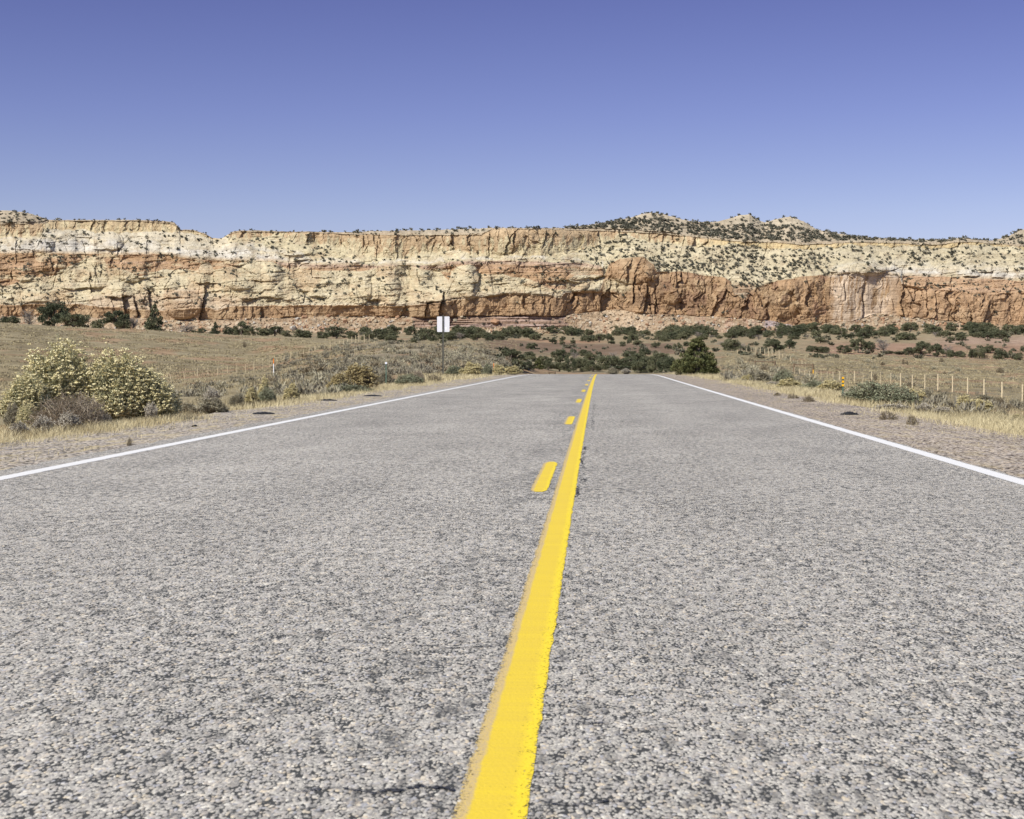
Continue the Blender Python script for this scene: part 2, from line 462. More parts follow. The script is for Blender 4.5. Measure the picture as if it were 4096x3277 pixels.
# ------------------------------------------------------------------ the lie of the land
T_PX = np.array([-700, 0, 500, 1000, 1480, 1750, 2000, 2200, 2380, 2700, 3000, 3300, 3600, 4096, 4800], float)
T_Y = np.array([10, 25, 40, 70, 100, 130, 165, 200, 240, 290, 330, 370, 420, 470, 500, 600, 700, 800, 950, 1400], float)
T_Z = np.array([
 [-.05, -.05, -.05, -.05, 0, 0, 0, 0, 0, 0, 0, -.05, -.05, -.05, -.05],
 [-.15, -.10, -.10, -.05, 0, 0, 0, 0, 0, 0, 0, -.05, -.08, -.13, -.20],
 [-.50, -.40, -.55, -.29, -.05, 0, 0, 0, 0, 0, -.02, -.06, -.29, -.45, -.60],
 [-.95, -.90, -.95, -.52, -.10, 0, 0, 0, 0, 0, -.13, -.30, -.63, -1.17, -1.4],
 [-1.2, -1.15, -1.2, -.60, -.20, .02, 0, 0, 0, 0, -.13, -.60, -1.0, -1.75, -2.0],
 [-1.2, -1.2, -1.5, -.60, -.15, .05, .2, -.2, -.2, -.2, -.15, -1.07, -1.33, -1.88, -2.2],
 [-.55, -.60, -1.8, -.66, .45, .57, .4, -.9, -1.0, -.7, -.15, -1.5, -1.65, -1.9, -2.4],
 [.70, .65, -1.7, -.90, 1.6, 1.74, 1.3, -1.5, -1.6, -1.2, -.2, -1.76, -1.65, -2.5, -2.8],
 [3.0, 2.8, .30, -.54, 3.4, 3.58, 2.2, -1.2, -1.3, -.8, -.17, -1.3, -1.5, -2.4, -2.7],
 [6.4, 6.2, 3.9, 1.6, 4.1, 3.0, 1.2, -.3, -.4, .1, .5, -.4, -.85, -2.0, -2.3],
 [9.0, 8.8, 7.3, 4.8, 4.9, 3.0, 1.6, .5, .45, .8, 1.1, .44, -.17, -1.36, -1.7],
 [9.3, 9.1, 8.0, 6.7, 5.4, 3.4, 2.2, 1.3, 1.25, 1.5, 1.83, 1.42, .84, -.50, -.9],
 [9.5, 9.3, 8.2, 6.9, 6.2, 5.0, 4.0, 2.6, 2.4, 2.7, 2.93, 2.70, 2.14, .63, .2],
 [10.2, 9.9, 8.8, 7.8, 7.4, 6.8, 5.9, 4.4, 4.0, 4.2, 3.6, 2.3, 1.6, .2, -.2],
 [10.5, 10.2, 9.2, 8.3, 7.9, 7.5, 6.8, 5.5, 5.0, 5.2, 4.3, 3.2, 2.6, 1.6, 1.4],
 [12.0, 11.8, 11.0, 10.5, 10.0, 9.7, 9.3, 8.6, 8.2, 8.3, 7.6, 8.0, 8.0, 8.4, 8.6],
 [13.4, 13.2, 12.8, 12.5, 12.2, 12.0, 11.7, 11.3, 11.2, 11.3, 11.6, 11.8, 12.2, 12.8, 13.0],
 [14.8, 14.8, 14.5, 14.4, 14.2, 14.2, 14.1, 14.0, 14.0, 14.2, 14.8, 15.2, 15.6, 16.0, 16.2],
 [18, 18, 18, 18, 18, 18, 18, 18, 18, 18, 18, 18.5, 19, 19, 19],
 [24] * 15], float)
_fp = np.linspace(-700, 4800, 276); _fl = np.linspace(math.log(10), math.log(1400), 260)
_tmp = np.stack([np.interp(_fp, T_PX, r) for r in T_Z])
_tab = np.stack([np.interp(np.exp(_fl), T_Y, _tmp[:, i]) for i in range(len(_fp))], axis=1)   # rows Y, cols px
def _blur(a, ax, k):
    ker = np.hanning(2 * k + 3)[1:-1]; ker /= ker.sum()
    pad = [(0, 0), (0, 0)]; pad[ax] = (k, k)
    b = np.pad(a, pad, mode='edge')
    return np.apply_along_axis(lambda r: np.convolve(r, ker, 'valid'), ax, b)
_tab = _blur(_blur(_tab, 1, 7), 0, 4)

def zroad(Y):
    d = np.clip(np.asarray(Y, float) - 90, 0, 120)
    return -0.000125 * d * d

def zland(X, Y, detail=True):
    X = np.asarray(X, float); Y = np.asarray(Y, float)
    Yc = np.clip(Y, 10, 1399)
    px = np.clip(PX0 + F * X / np.maximum(Y, 10), -699, 4799)
    i = (px + 700) / 5500 * 275; j = (np.log(Yc) - math.log(10)) / (math.log(1400) - math.log(10)) * 259
    i0 = np.clip(np.floor(i).astype(int), 0, 274); j0 = np.clip(np.floor(j).astype(int), 0, 258)
    fi = i - i0; fj = j - j0
    t = (_tab[j0, i0] * (1 - fi) + _tab[j0, i0 + 1] * fi) * (1 - fj) + (_tab[j0 + 1, i0] * (1 - fi) + _tab[j0 + 1, i0 + 1] * fi) * fj
    if detail:
        t = t + fbm(X / 9.0, Y / 9.0, 3, 4) * np.clip(Y / 300, 0.05, 0.5) + fbm(X / 1.3, Y / 1.3, 5, 3) * 0.05
    d = np.maximum(np.maximum(-5.4 - X, X - 4.2), 0)
    w = sstep(1.0, 6.5, d)
    w = np.maximum(w, sstep(190, 225, Y))
    w = np.where(Y < 0, np.minimum(w, sstep(2, 12, d)), w)
    return (zroad(Y) - 0.03 - 0.012 * np.minimum(d, 3)) * (1 - w) + (t - 0.03) * w

def proj(X, Y, z):
    return PX0 + F * X / Y, PY0 - F * (z - CAMZ) / Y

def hit(px, py, lo=12, hi=900):
    """where the line of sight of a photograph pixel meets the land"""
    px = np.atleast_1d(np.asarray(px, float)); py = np.atleast_1d(np.asarray(py, float))
    Ys = np.exp(np.linspace(math.log(lo), math.log(hi), 420))
    u = (px - PX0) / F; s = (PY0 - py) / F
    X = u[:, None] * Ys[None, :]
    below = (CAMZ + s[:, None] * Ys[None, :]) <= zland(X, np.broadcast_to(Ys, X.shape), False)
    k = np.where(below.any(1), below.argmax(1), len(Ys) - 1)
    Y = Ys[k]; Xh = u * Y
    return Xh, Y, zland(Xh, Y)

# ground sheet: fine near, coarser far, out past the cliffs
ucol = np.concatenate((np.linspace(-1.6, -0.47, 40)[:-1], np.linspace(-0.47, 0.39, 560), np.linspace(0.39, 1.6, 40)[1:]))
yrow = np.concatenate((np.linspace(-40, 6, 24)[:-1], np.exp(np.linspace(math.log(6), math.log(1390), 430))))
YY = np.repeat(yrow[:, None], len(ucol), 1)
XX = ucol[None, :] * np.maximum(YY + 16, 18)
ZZ = zland(XX, YY)
gpx, gpy = proj(XX, np.maximum(YY, 1), ZZ)
gc = np.zeros(XX.shape + (3,)); gc[:] = (.30, .250, .150)
def blend(mask, c):
    gc[:] = gc * (1 - mask[..., None]) + np.array(c) * mask[..., None]
nz1 = fbm(XX / 22, YY / 30, 31, 4); nz2 = fbm(XX / 7, YY / 14, 41, 4); nz3 = fbm(XX / 60, YY / 60, 51, 3)
blend(sstep(.0, .4, nz1) * .5, (.205, .170, .105))
blend(sstep(.05, .4, -nz1) * .4, (.36, .305, .19))
blend(sstep(-.05, .35, nz3) * .5, (0.264, 0.213, 0.125))
blend(sstep(1300, 1420, gpx) * sstep(2150, 2050, gpx) * sstep(90, 140, YY) * sstep(330, 260, YY) * .8, (0.288, 0.246, 0.172))
blend(sstep(1980, 2040, gpx) * sstep(2140, 2090, gpx) * sstep(140, 170, YY) * sstep(290, 240, YY) * .8, (0.368, 0.246, 0.146))
blend(sstep(.16, .34, nz2) * .7, (0.376, 0.238, 0.142))
blend(sstep(2850, 3050, gpx) * sstep(330, 200, YY) * sstep(3300, 3150, gpx) * .5, (0.272, 0.234, 0.163))
blend(sstep(520, 640, YY) * .6, (0.352, 0.279, 0.172))
blend(sstep(1880, 2000, gpx + 60 * nz2) * sstep(2780, 2680, gpx) * sstep(395, 425, YY + 12 * nz1) * sstep(560, 520, YY + 20 * nz1), (0.205, 0.140, 0.095))
blend(sstep(2020, 2150, gpx) * sstep(2500, 2350, gpx) * sstep(535, 560, YY + 12 * nz1) * sstep(610, 580, YY) * .8, (0.368, 0.221, 0.138))
blend(sstep(3150, 3350, gpx) * sstep(455, 480, YY) * sstep(600, 560, YY + 25 * nz1) * .9, (0.352, 0.221, 0.150))
blend(sstep(3650, 3800, gpx) * sstep(560, 580, YY) * sstep(660, 630, YY + 20 * nz1) * .8, (0.400, 0.279, 0.206))
nx, ny = len(ucol), len(yrow)
idx = np.arange(nx * ny).reshape(ny, nx)
qd = np.stack((idx[:-1, :-1], idx[:-1, 1:], idx[1:, 1:], idx[1:, :-1]), -1).reshape(-1, 4)
gme = mesh_np("ground", np.stack((XX, YY, ZZ), -1).reshape(-1, 3), qd, None, MAT['ground'], col=gc.reshape(-1, 3), smooth=True)
ground = tag(link("ground", gme), kind='structure')

# ------------------------------------------------------------------ road, shoulders, markings
def bend(Y): return 0.27 * (np.asarray(Y, float) / 110.0) ** 2
def strip(name, x0, x1, ys, dz, mat, parent=None, nxs=2, follow=True, wob=0.0, seed=0):
    ys = np.asarray(ys, float)
    u = np.linspace(0, 1, nxs)
    a = x0(ys) if callable(x0) else np.full(ys.shape, x0)
    b = x1(ys) if callable(x1) else np.full(ys.shape, x1)
    if wob:
        a = a + wob * fbm(ys * 9, ys * 0 + seed, seed, 3); b = b + wob * fbm(ys * 9, ys * 0 + seed + 5, seed + 5, 3)
    X = a[:, None] * (1 - u) + b[:, None] * u
    Y = np.repeat(ys[:, None], nxs, 1)
    Z = zroad(Y) + dz
    n = len(ys); id_ = np.arange(n * nxs).reshape(n, nxs)
    q = np.stack((id_[:-1, :-1], id_[:-1, 1:], id_[1:, 1:], id_[1:, :-1]), -1).reshape(-1, 4)
    uv = np.stack((np.repeat(u[None, :], n, 0), Y), -1).reshape(-1, 2)
    me = mesh_np(name, np.stack((X, Y, Z), -1).reshape(-1, 3), q, None, mat, uv=uv, smooth=True)
    return link(name, me, parent)
ys_long = np.concatenate((np.linspace(-30, 0, 31)[:-1], np.linspace(0, 210, 700)))
def xl(Y): return -4.81 + bend(Y)
def xr(Y): return 3.29 + bend(Y) + 0.0042 * np.clip(np.asarray(Y, float), 0, 200)
def xc(Y): return -0.219 + bend(Y)
road = strip("road", lambda y: xl(y) - 0.36, lambda y: xr(y) + 0.36, ys_long, 0.0, MAT['asphalt'], nxs=8, wob=0.06, seed=3)
tag(road, kind='structure')
sh1 = strip("shoulder", lambda y: xl(y) - 2.15 + 0.25 * fbm(y / 3, y * 0, 8, 3), lambda y: xl(y) - 0.30, ys_long, -0.014, MAT['shoulder_a'], nxs=5)
sh2 = strip("shoulder", lambda y: xr(y) + 0.12 + .08 * fbm(y * 1.5, y * 0, 19, 4), lambda y: xr(y) + 2.1 + 0.25 * fbm(y / 3, y * 0, 9, 3), ys_long, 0.0015, MAT['shoulder_b'], nxs=5)
for s in (sh1, sh2): tag(s, kind='structure')
fine = np.concatenate((np.arange(-2, 60, 0.06), np.arange(60, 200, 0.4)))
l1 = strip("edge_line", lambda y: xl(y) - .092, lambda y: xl(y) + .092, fine, .0022, MAT['white_paint'], road, 3, wob=.006, seed=1)
l2 = strip("edge_line", lambda y: xr(y) - .092, lambda y: xr(y) + .092, fine, .0022, MAT['white_paint'], road, 3, wob=.006, seed=2)
l1['label'] = "white edge line along the grassy left shoulder"; l2['label'] = "white edge line along the reddish right shoulder"
cl = strip("centre_line", lambda y: xc(y) - .080, lambda y: xc(y) + .076, fine, .0022, MAT['yellow'], road, 7, wob=.006, seed=4)
cl['label'] = "solid yellow centre line"
for k in range(9):
    y0 = 11.6 + 12.18 * k
    d = ta = lambda y: .035 * np.exp(-np.minimum(y - y0, y0 + 3.4 - y).clip(0) / .09)
    d = strip("centre_dash", lambda y: xc(y) - .262 + ta(y), lambda y: xc(y) - .132 - ta(y), np.arange(y0, y0 + 3.45, .05), .0022, MAT['yellow'], road, 7, wob=.006, seed=20 + k)
    d['label'] = "short yellow dash left of the solid line"

def blotch(g, cx, cy, rx, ry, seed, n=11):
    r = np.random.default_rng(seed)
    a = np.linspace(0, 2 * np.pi, n, endpoint=False)
    rr = r.uniform(.35, 1.15, n)
    v = np.stack((cx + rx * rr * np.cos(a), cy + ry * rr * np.sin(a), np.full(n, .0036)), -1)
    v = np.concatenate((v, [[cx, cy, .0036]]))
    g.add(v, None, [(n, i, (i + 1) % n) for i in range(n)])
r = np.random.default_rng(5)
g = Geo()
x = -0.135
for y in np.arange(11.2, 17.6, 0.10):                     # ragged crack beside the solid line
    x += r.normal(0, .012); x += (-0.125 - x) * .25
    if r.random() < .25:
        for q in range(4): blotch(g, x + .012 * q, y + r.normal(0, .03), .010, r.uniform(.012, .035), int(y * 1000 + q))
    if vnoise(np.array([y * 2.2]), np.array([1.0]), 3)[0] > .40:
        blotch(g, x + bend(y), y, r.uniform(.004, .017), r.uniform(.03, .10), int(y * 100))
for y in np.arange(22.5, 38, 0.16):
    if r.random() < .7: blotch(g, -.045 + r.normal(0, .012) + bend(y), y, r.uniform(.004, .014), r.uniform(.05, .16), int(y * 100))
for y in np.arange(22.5, 27, 0.2):
    if r.random() < .5: blotch(g, -.115 + r.normal(0, .015), y, r.uniform(.003, .008), r.uniform(.03, .08), int(y * 99))
link("tar_seam", g.mesh("tar_seam", MAT['tar']), road)['label'] = "ragged black tar seam beside the solid line"
for y, xa, xb, th in ((17.06, -.66, -.345, .022), (11.04, -.46, -.345, .018), (11.4, -.47, -.40, .02), (7.6, -.50, -.345, .012), (5.3, -.60, -.345, .010), (3.53, -.47, -.31, .020), (3.51, -.66, -.47, .008), (3.44, -.10, .06, .010), (4.2, -.05, .03, .008)):
    g = Geo()
    for xx in np.arange(xa, xb, .014):
        blotch(g, xx, y + .02 * math.sin(xx * 30) + r.normal(0, th * .25), .013, th * r.uniform(.3, 1), int(xx * 9999 + y * 77) & 0xffff, 9)
    link("road_crack", g.mesh("road_crack", MAT['tar']), road)

# ------------------------------------------------------------------ the cliffs
def curve(px, pts):
    p = np.array(pts, float); return np.interp(px, p[:, 0], p[:, 1])
SKY = [(-600, 842), (-200, 836), (0, 834), (50, 839), (100, 849), (168, 872), (175, 873), (350, 874), (536, 874), (653, 880), (684, 886), (709, 914), (765, 917), (811, 932), (837, 948), (867, 951), (888, 944), (905, 933), (930, 920), (1000, 918), (1102, 923), (1286, 925), (1357, 928), (1510, 923), (1765, 920), (1918, 915), (1969, 912), (2100, 914), (2255, 914), (2306, 908), (2357, 902), (2434, 890), (2510, 877), (2571, 859), (2602, 855), (2638, 859), (2689, 872), (2740, 887), (2816, 895), (2867, 892), (2918, 877), (2959, 866), (2990, 864), (3030, 889), (3051, 896), (3092, 884), (3148, 873), (3203, 892), (3254, 925), (3331, 940), (3433, 955), (3509, 960), (3662, 968), (3738, 967), (3814, 960), (3890, 969), (3942, 970), (3993, 957), (4044, 932), (4096, 916), (4300, 890), (4700, 900)]
B1 = [(-600, 1262), (0, 1262), (300, 1265), (650, 1276), (1000, 1275), (1040, 1270), (1430, 1262), (1600, 1266), (1740, 1270), (1870, 1262), (2270, 1264), (2300, 1256), (2459, 1240), (2561, 1255), (2765, 1265), (2870, 1270), (3000, 1276), (3090, 1288), (3170, 1304), (3280, 1294), (3406, 1283), (3500, 1255), (3610, 1270), (3810, 1288), (3890, 1305), (4096, 1304), (4700, 1304)]
B2 = [(-600, 1222), (0, 1215), (300, 1212), (380, 1225), (450, 1225), (560, 1240), (605, 1240), (700, 1232), (790, 1228), (812, 1225), (850, 1240), (900, 1226), (1000, 1222), (1180, 1219), (1600, 1222), (1700, 1215), (1790, 1205), (1900, 1190), (2000, 1180), (2080, 1178), (2200, 1185), (2240, 1192), (2262, 1170), (2400, 1165), (2416, 1110), (2435, 1060), (2480, 1036), (2570, 1031), (2612, 1060), (2625, 1088), (2640, 1092), (2714, 1088), (2900, 1115), (2918, 1127), (2930, 1180), (2975, 1205), (2992, 1175), (3010, 1160), (3060, 1140), (3100, 1126), (3200, 1110), (3300, 1105), (3500, 1098), (3580, 1106), (3592, 1150), (3700, 1165), (3760, 1168), (3900, 1180), (4096, 1180), (4700, 1180)]
B3 = [(-600, 1140), (0, 1137), (40, 1125), (50, 1108), (130, 1105), (190, 1100), (215, 1075), (290, 1045), (318, 1026), (390, 1026), (412, 1070), (425, 1072), (470, 1070), (540, 1101), (640, 1076), (780, 1075), (795, 1045), (825, 1045), (842, 1073), (870, 1075), (960, 1045), (1080, 1045), (1150, 1080), (1240, 1081), (1460, 1083), (1520, 1065), (1640, 1062), (1760, 1090), (1795, 1122), (1806, 1085), (1830, 1066), (1880, 1060), (1905, 1072), (1912, 1096), (1950, 1097), (2010, 1096), (2050, 1110), (2110, 1114), (2150, 1130), (2200, 1155), (2262, 1160), (2275, 1120), (2300, 1103), (2360, 1100), (2410, 1108), (2412, 1110)]
B4 = [(-600, 1010), (0, 1008), (100, 1004), (415, 1015), (580, 1012), (640, 1015), (750, 1030), (900, 1040), (1100, 1045), (1230, 1058), (1450, 1060), (1600, 1062), (1760, 1064), (1800, 1048), (2000, 1045), (2300, 1052), (2400, 1062), (2412, 1085)]
B5 = [(-600, 955), (0, 953), (200, 933), (400, 955), (660, 969), (800, 990), (1000, 990), (1130, 1008), (1230, 1035), (1300, 1045), (1360, 1030), (1430, 1030), (1440, 1052), (1500, 1047), (1700, 1050), (1880, 1032), (2080, 1034), (2200, 1046), (2400, 1058)]
B5R = [(2620, 1092), (3300, 1104), (3312, 1085), (3390, 1066), (3430, 1058), (3480, 1057), (3515, 1072), (3560, 1064), (3760, 1075), (4000, 1075), (4096, 1085), (4700, 1085)]
B4R = [(3500, 1098), (3580, 1108), (3760, 1113), (4096, 1131), (4700, 1131)]
B6 = [(-600, 945), (0, 945), (130, 945), (150, 905), (170, 912), (500, 925), (660, 925), (700, 922), (760, 935), (830, 950), (900, 950), (950, 945), (1100, 945), (1170, 960), (1300, 978), (1370, 985), (1420, 1020), (1500, 1035), (1590, 1030), (1700, 1015), (1840, 1000), (1900, 1025), (2000, 1028), (2200, 1030), (2330, 1005), (2430, 965), (2480, 945), (2600, 968), (2760, 985), (2900, 985), (3100, 995), (3250, 1000), (3430, 985), (3700, 1000), (3850, 985), (4096, 1010), (4700, 1010)]
B7 = [(-600, 890), (0, 890), (150, 888), (170, 878), (536, 880), (680, 894), (709, 918), (765, 920), (837, 950), (903, 936), (940, 925), (1100, 928), (1286, 932), (1510, 940), (1765, 942), (1925, 940), (1969, 918), (2100, 918), (2459, 929), (2612, 937), (2765, 952), (2918, 971), (3100, 977), (3203, 986), (3433, 976), (3713, 987), (3850, 976), (4096, 999), (4700, 1000)]

CY = 800.0
cpx = np.arange(-560, 4660, 2.4)
NR = 290
tt = np.linspace(0, 1, NR)
sky0 = curve(cpx, SKY) + 1.6 * fbm(cpx / 14, cpx * 0, 71, 3)
PX = np.repeat(cpx[None, :], NR, 0)
PY = 1362 + (sky0[None, :] - 1362) * tt[:, None]
def bnd(pts, amp, sc, seed):
    c = curve(cpx, pts)[None, :]
    return np.repeat(c, NR, 0) + amp * fbm(PX / sc, PY / sc, seed, 4)
b1 = bnd(B1, 4, 30, 1); b2 = bnd(B2, 5, 40, 2); b3 = bnd(B3, 6, 40, 3); b4 = bnd(B4, 5, 60, 4)
b5 = bnd(B5, 20, 60, 5); b6 = bnd(B6, 16, 45, 6); b7 = bnd(B7, 3, 30, 7)
right = PX > 2412
mid = right & (PX < 3590)
b4r = bnd(B4R, 3, 40, 9); b5r = bnd(B5R, 9, 40, 8)
b3 = np.where(mid, b2, np.where(PX >= 3590, b2 + 0, b3))
b4 = np.where(mid, b2, np.where(PX >= 3590, b4r, b4))
b5 = np.where(right, np.where(PX < 3304, b2, b5r), b5)
b5 = np.minimum(b5, b4); b3 = np.minimum(b3, b2); b4 = np.minimum(b4, b3)
b6 = np.minimum(b6, b5); b7 = np.minimum(b7, b6)
b8 = b7 - 9 - 4 * fbm(PX / 50, PX * 0, 12, 3)
skyg = np.repeat(sky0[None, :], NR, 0)

# which bed each point belongs to: 0 talus 1 red cliff 2 yellow slickrock 3 red band 4 white 5 upper slope 6 upper cliff 7 cap 8 plateau and hills
Lr = np.zeros(PX.shape, int)
for k, bb in enumerate((b1, b2, b3, b4, b5, b6, b7, b8)):
    Lr = np.where(PY < bb, k + 1, Lr)
strata = (PX > 1650) & (PX < 2275 + 30 * fbm(PY / 20, PX * 0, 33, 2)) & (Lr == 0) & (PY < 1312 + 8 * fbm(PX / 40, PY * 0, 13, 3))
lowf = fbm(PX / 140, PY / 90, 21, 4)
slope = np.choose(Lr, [1.5, .10, .80, .42, .85, .85, .14, .5, 3.6])
slope = np.where(strata, .55, slope)
def rel(lo, hi):  # 0 at the bed's foot, 1 at its top
    return np.clip((lo - PY) / np.maximum(lo - hi, 1), 0, 1)
slope = np.where(Lr == 1, .08 + 1.6 * curve(PX, [(0, 0), (1840, 0), (1910, 1), (2230, 1), (2270, .15), (2400, .2), (2420, 1), (2640, .8), (2800, .5), (3300, .6), (3320, .1), (3580, .1), (3600, .8), (4096, .8)]) * sstep(.80, 1.0, rel(b1, b2)) * np.clip((b1 - b2) / 90, .25, 1), slope)
ledge = (Lr == 3) & (PX >= 3590)
slope = np.where(ledge, .95, slope)
slope = np.where((Lr == 2) | (Lr == 4) | (Lr == 5), slope * np.clip(1 + 1.5 * fbm(PX / 60, PY / 34, 22, 3), .12, 2.6), slope)
slope = np.where(Lr == 3, slope * np.clip(1 + 1.3 * fbm(PX / 70, PY / 24, 23, 3), .1, 2.4), slope)
slope = np.where((Lr == 8) & (skyg < b8 - 40), 2.2, slope)
slope = np.where((PX > 3100) & (Lr == 5), .8, slope)
dpy = np.abs(np.diff(PY, axis=0, prepend=PY[:1]))
D = np.cumsum(slope * dpy, axis=0)
def gx(a, n):
    """smooth along the cliff"""
    for _ in range(3):
        c = np.cumsum(np.pad(a, ((0, 0), (n + 1, n)), mode='edge'), axis=1)
        a = (c[:, 2 * n + 1:] - c[:, :-2 * n - 1]) / (2 * n + 1)
    return a
def gy(a, n):
    return gx(a.T, n).T
wsm = gx(np.choose(Lr, [.7, .05, .45, .6, .7, .85, .9, .95, 1.0]).astype(float), 5)
D = gx(D, 4) * (1 - wsm) + gx(D, 42) * wsm

wx = PX + 34 * fbm(PX / 80, PY / 60, 61, 4, .6); wy = PY + 24 * fbm(PX / 80, PY / 60, 62, 4, .6)
def domes(sx, sy, seed, skew=0.0):
    f1, f2, r1, r2, ox, oy = worley((wx + skew * wy) / sx, wy / sy, seed)
    return np.sqrt(np.clip(1.15 - f1 * f1, 0, 2)), f2 - f1, r1, r2, ox, oy
dA = domes(105, 64, 81, .25); dB = domes(42, 26, 82, .3); dC = domes(17, 11, 83)
dV = domes(58, 240, 84, .05); dW = worley((wx + .16 * wy) / 25, (wy - .35 * wx) / 66, 85); dW = (0, dW[1] - dW[0], dW[2], dW[3], dW[4], dW[5]); dX = worley((wx + .3 * wy) / 13, (wy - .22 * wx) / 19, 86); dX = (0, dX[1] - dX[0], dX[2], dX[3], dX[4], dX[5])
rocky = np.choose(Lr, [0, 0, .9, .7, .7, .55, .15, .3, 0.05]).astype(float)
rocky = np.where((PX > 3300) & (Lr == 5), .35, rocky)
rocky = gx(gy(rocky, 2), 2)
smoothw = np.clip(.75 + .9 * fbm(PX / 120, PY / 60, 63, 3), .15, 1.3)
R = np.zeros(PX.shape)
skew = PX + .45 * PY
R += rocky * (5 * dA[0] + 4.5 * dB[0] * smoothw + 2.4 * dC[0] * smoothw + 5 * fbm(skew / 75, PY / 42, 70, 4) + 4.0 * fbm(PX / 22, PY / 14, 69, 4))
R += rocky * 2.4 * fbm((PX - .3 * PY) / 150, (PY + .16 * PX) / 6.0, 73, 3) * sstep(-.2, .3, fbm(PX / 90, PY / 50, 74, 3))
R += rocky * (dA[2] - .5) * 8 + rocky * (dB[2] - .5) * 7 * smoothw + rocky * (dC[2] - .5) * 2.5
# noses of rock: rounded tops and sides, running out downwards, the lower ones in front
K = np.zeros(PX.shape)
rk = np.random.default_rng(2024)
ks = [(rk.uniform(-120, 4200), rk.uniform(925, 1235), rk.uniform(16, 58) * (1 if rk.random() < .7 else 1.5), rk.uniform(.5, .95), rk.uniform(9, 20)) for _ in range(300)]
ks += [(rk.uniform(-120, 2400), rk.uniform(930, 1200), rk.uniform(55, 115), rk.uniform(.4, .75), rk.uniform(24, 44)) for _ in range(75)]
ks += [(rk.uniform(2420, 4200), rk.uniform(1000, 1100), rk.uniform(40, 90), rk.uniform(.35, .6), rk.uniform(10, 22)) for _ in range(30)]
ks += [(x, y, w, h / w, a) for x, y, w, h, a in (
    (60, 975, 46, 34, 30), (20, 995, 30, 26, 24), (140, 945, 38, 40, 30), (232, 922, 44, 34, 28), (330, 925, 62, 40, 26), (400, 962, 70, 36, 34), (447, 958, 18, 32, 34), (500, 945, 36, 38, 26), (560, 955, 30, 30, 22), (660, 975, 60, 26, 22), (560, 935, 40, 26, 18),
    (30, 1020, 36, 26, 26), (95, 1012, 50, 34, 30), (175, 1010, 34, 40, 30), (250, 1016, 46, 30, 24), (50, 1058, 44, 34, 28), (125, 1066, 34, 28, 26), (320, 1022, 36, 30, 24), (412, 1028, 15, 24, 30), (462, 1012, 44, 40, 32), (525, 1012, 50, 38, 28), (590, 1030, 44, 24, 20), (650, 1050, 46, 22, 20),
    (330, 1022, 50, 36, 30), (240, 1062, 56, 40, 28), (80, 1108, 46, 34, 26), (170, 1100, 60, 40, 24), (300, 1075, 48, 34, 34), (385, 1062, 50, 48, 26), (470, 1072, 60, 52, 30), (420, 1130, 40, 60, 30), (545, 1085, 36, 60, 34), (500, 1140, 30, 50, 24), (620, 1076, 70, 44, 30), (720, 1095, 62, 40, 28), (700, 1150, 96, 70, 38), (860, 1128, 70, 44, 26), (960, 1086, 60, 34, 24), (1000, 1130, 80, 40, 26), (1110, 1092, 64, 36, 26), (1200, 1120, 60, 44, 26), (1300, 1086, 56, 30, 24), (1260, 1160, 40, 46, 22), (1440, 1100, 42, 60, 34), (1530, 1078, 44, 60, 28), (1600, 1098, 40, 70, 28), (1690, 1085, 52, 70, 30), (1760, 1150, 34, 50, 28), (1870, 1068, 60, 62, 36), (1960, 1105, 40, 36, 26), (2030, 1118, 44, 34, 24), (2110, 1128, 46, 30, 24), (2330, 1106, 50, 50, 28),
    (1130, 1000, 80, 26, 24), (1000, 985, 70, 24, 20), (1200, 1008, 50, 26, 20), (1420, 1034, 40, 22, 20), (1560, 990, 70, 50, 18), (2470, 1050, 50, 40, 26), (2550, 1046, 44, 36, 26), (2600, 1075, 36, 40, 22), (2690, 1128, 50, 60, 26), (2800, 1110, 60, 60, 22), (3120, 1140, 70, 60, 22), (3040, 1160, 50, 60, 20), (3470, 1062, 56, 24, 26))]
ks.sort(key=lambda q: q[1])
kwx = PX + 18 * fbm(PX / 55, PY / 35, 161, 5, .55); kwy = PY + 12 * fbm(PX / 55, PY / 35, 162, 5, .55)
for kx, ky, rx, asp, am in ks:
    cutv = None if rk.random() < .5 else -rk.uniform(.25, .9)
    cs = slice(max(0, int((kx - rx * 1.6 - 30 - cpx[0]) / 2.4)), max(1, int((kx + rx * 1.6 + 30 - cpx[0]) / 2.4)))
    u = (kwx[:, cs] - kx - .18 * (kwy[:, cs] - ky)) / rx; v = (ky - kwy[:, cs]) / (rx * asp)
    e = np.abs(u) ** 2.4 + np.where(v > 0, v, 0) ** 2
    fade = np.clip(1 + v / 1.7, 0, 1) if cutv is None else sstep(cutv - .10, cutv, v)
    K[:, cs] = np.maximum(K[:, cs] * .99, am * np.sqrt(np.clip(1 - e, 0, 1)) * np.where(v > 0, 1, fade))
R += K * np.where((PX > 1900) & (Lr == 5), .45, 1) * np.where((PX > 2420) & (Lr == 5), .8, 1) * gx(gy(np.choose(Lr, [0, .15, 1.0, .85, 1.1, .5, .1, 0, 0]).astype(float), 2), 2)
R -= rocky * (5 * sstep(.06, .0, dA[1]) * (dA[3] > .7) + 2.0 * sstep(.12, .0, dB[1]) * smoothw * (dB[3] > .7))
wall = np.choose(Lr, [0, 1, .12, .35, .05, .08, .8, .5, 0]).astype(float)
wall = np.where(strata, .45, wall)
tallw = np.clip((b1 - b2) / 70, .45, 1.25)
wall = np.where(Lr == 1, wall * tallw, wall)
wall = gx(gy(wall, 1), 2)
R += wall * ((dV[2] - .5) * 20 + (dV[4] * (dV[3] - .5)) * 26 + (dW[2] - .5) * 8 + dW[4] * (dW[3] - .5) * 12 + (dX[2] - .5) * 2.6)
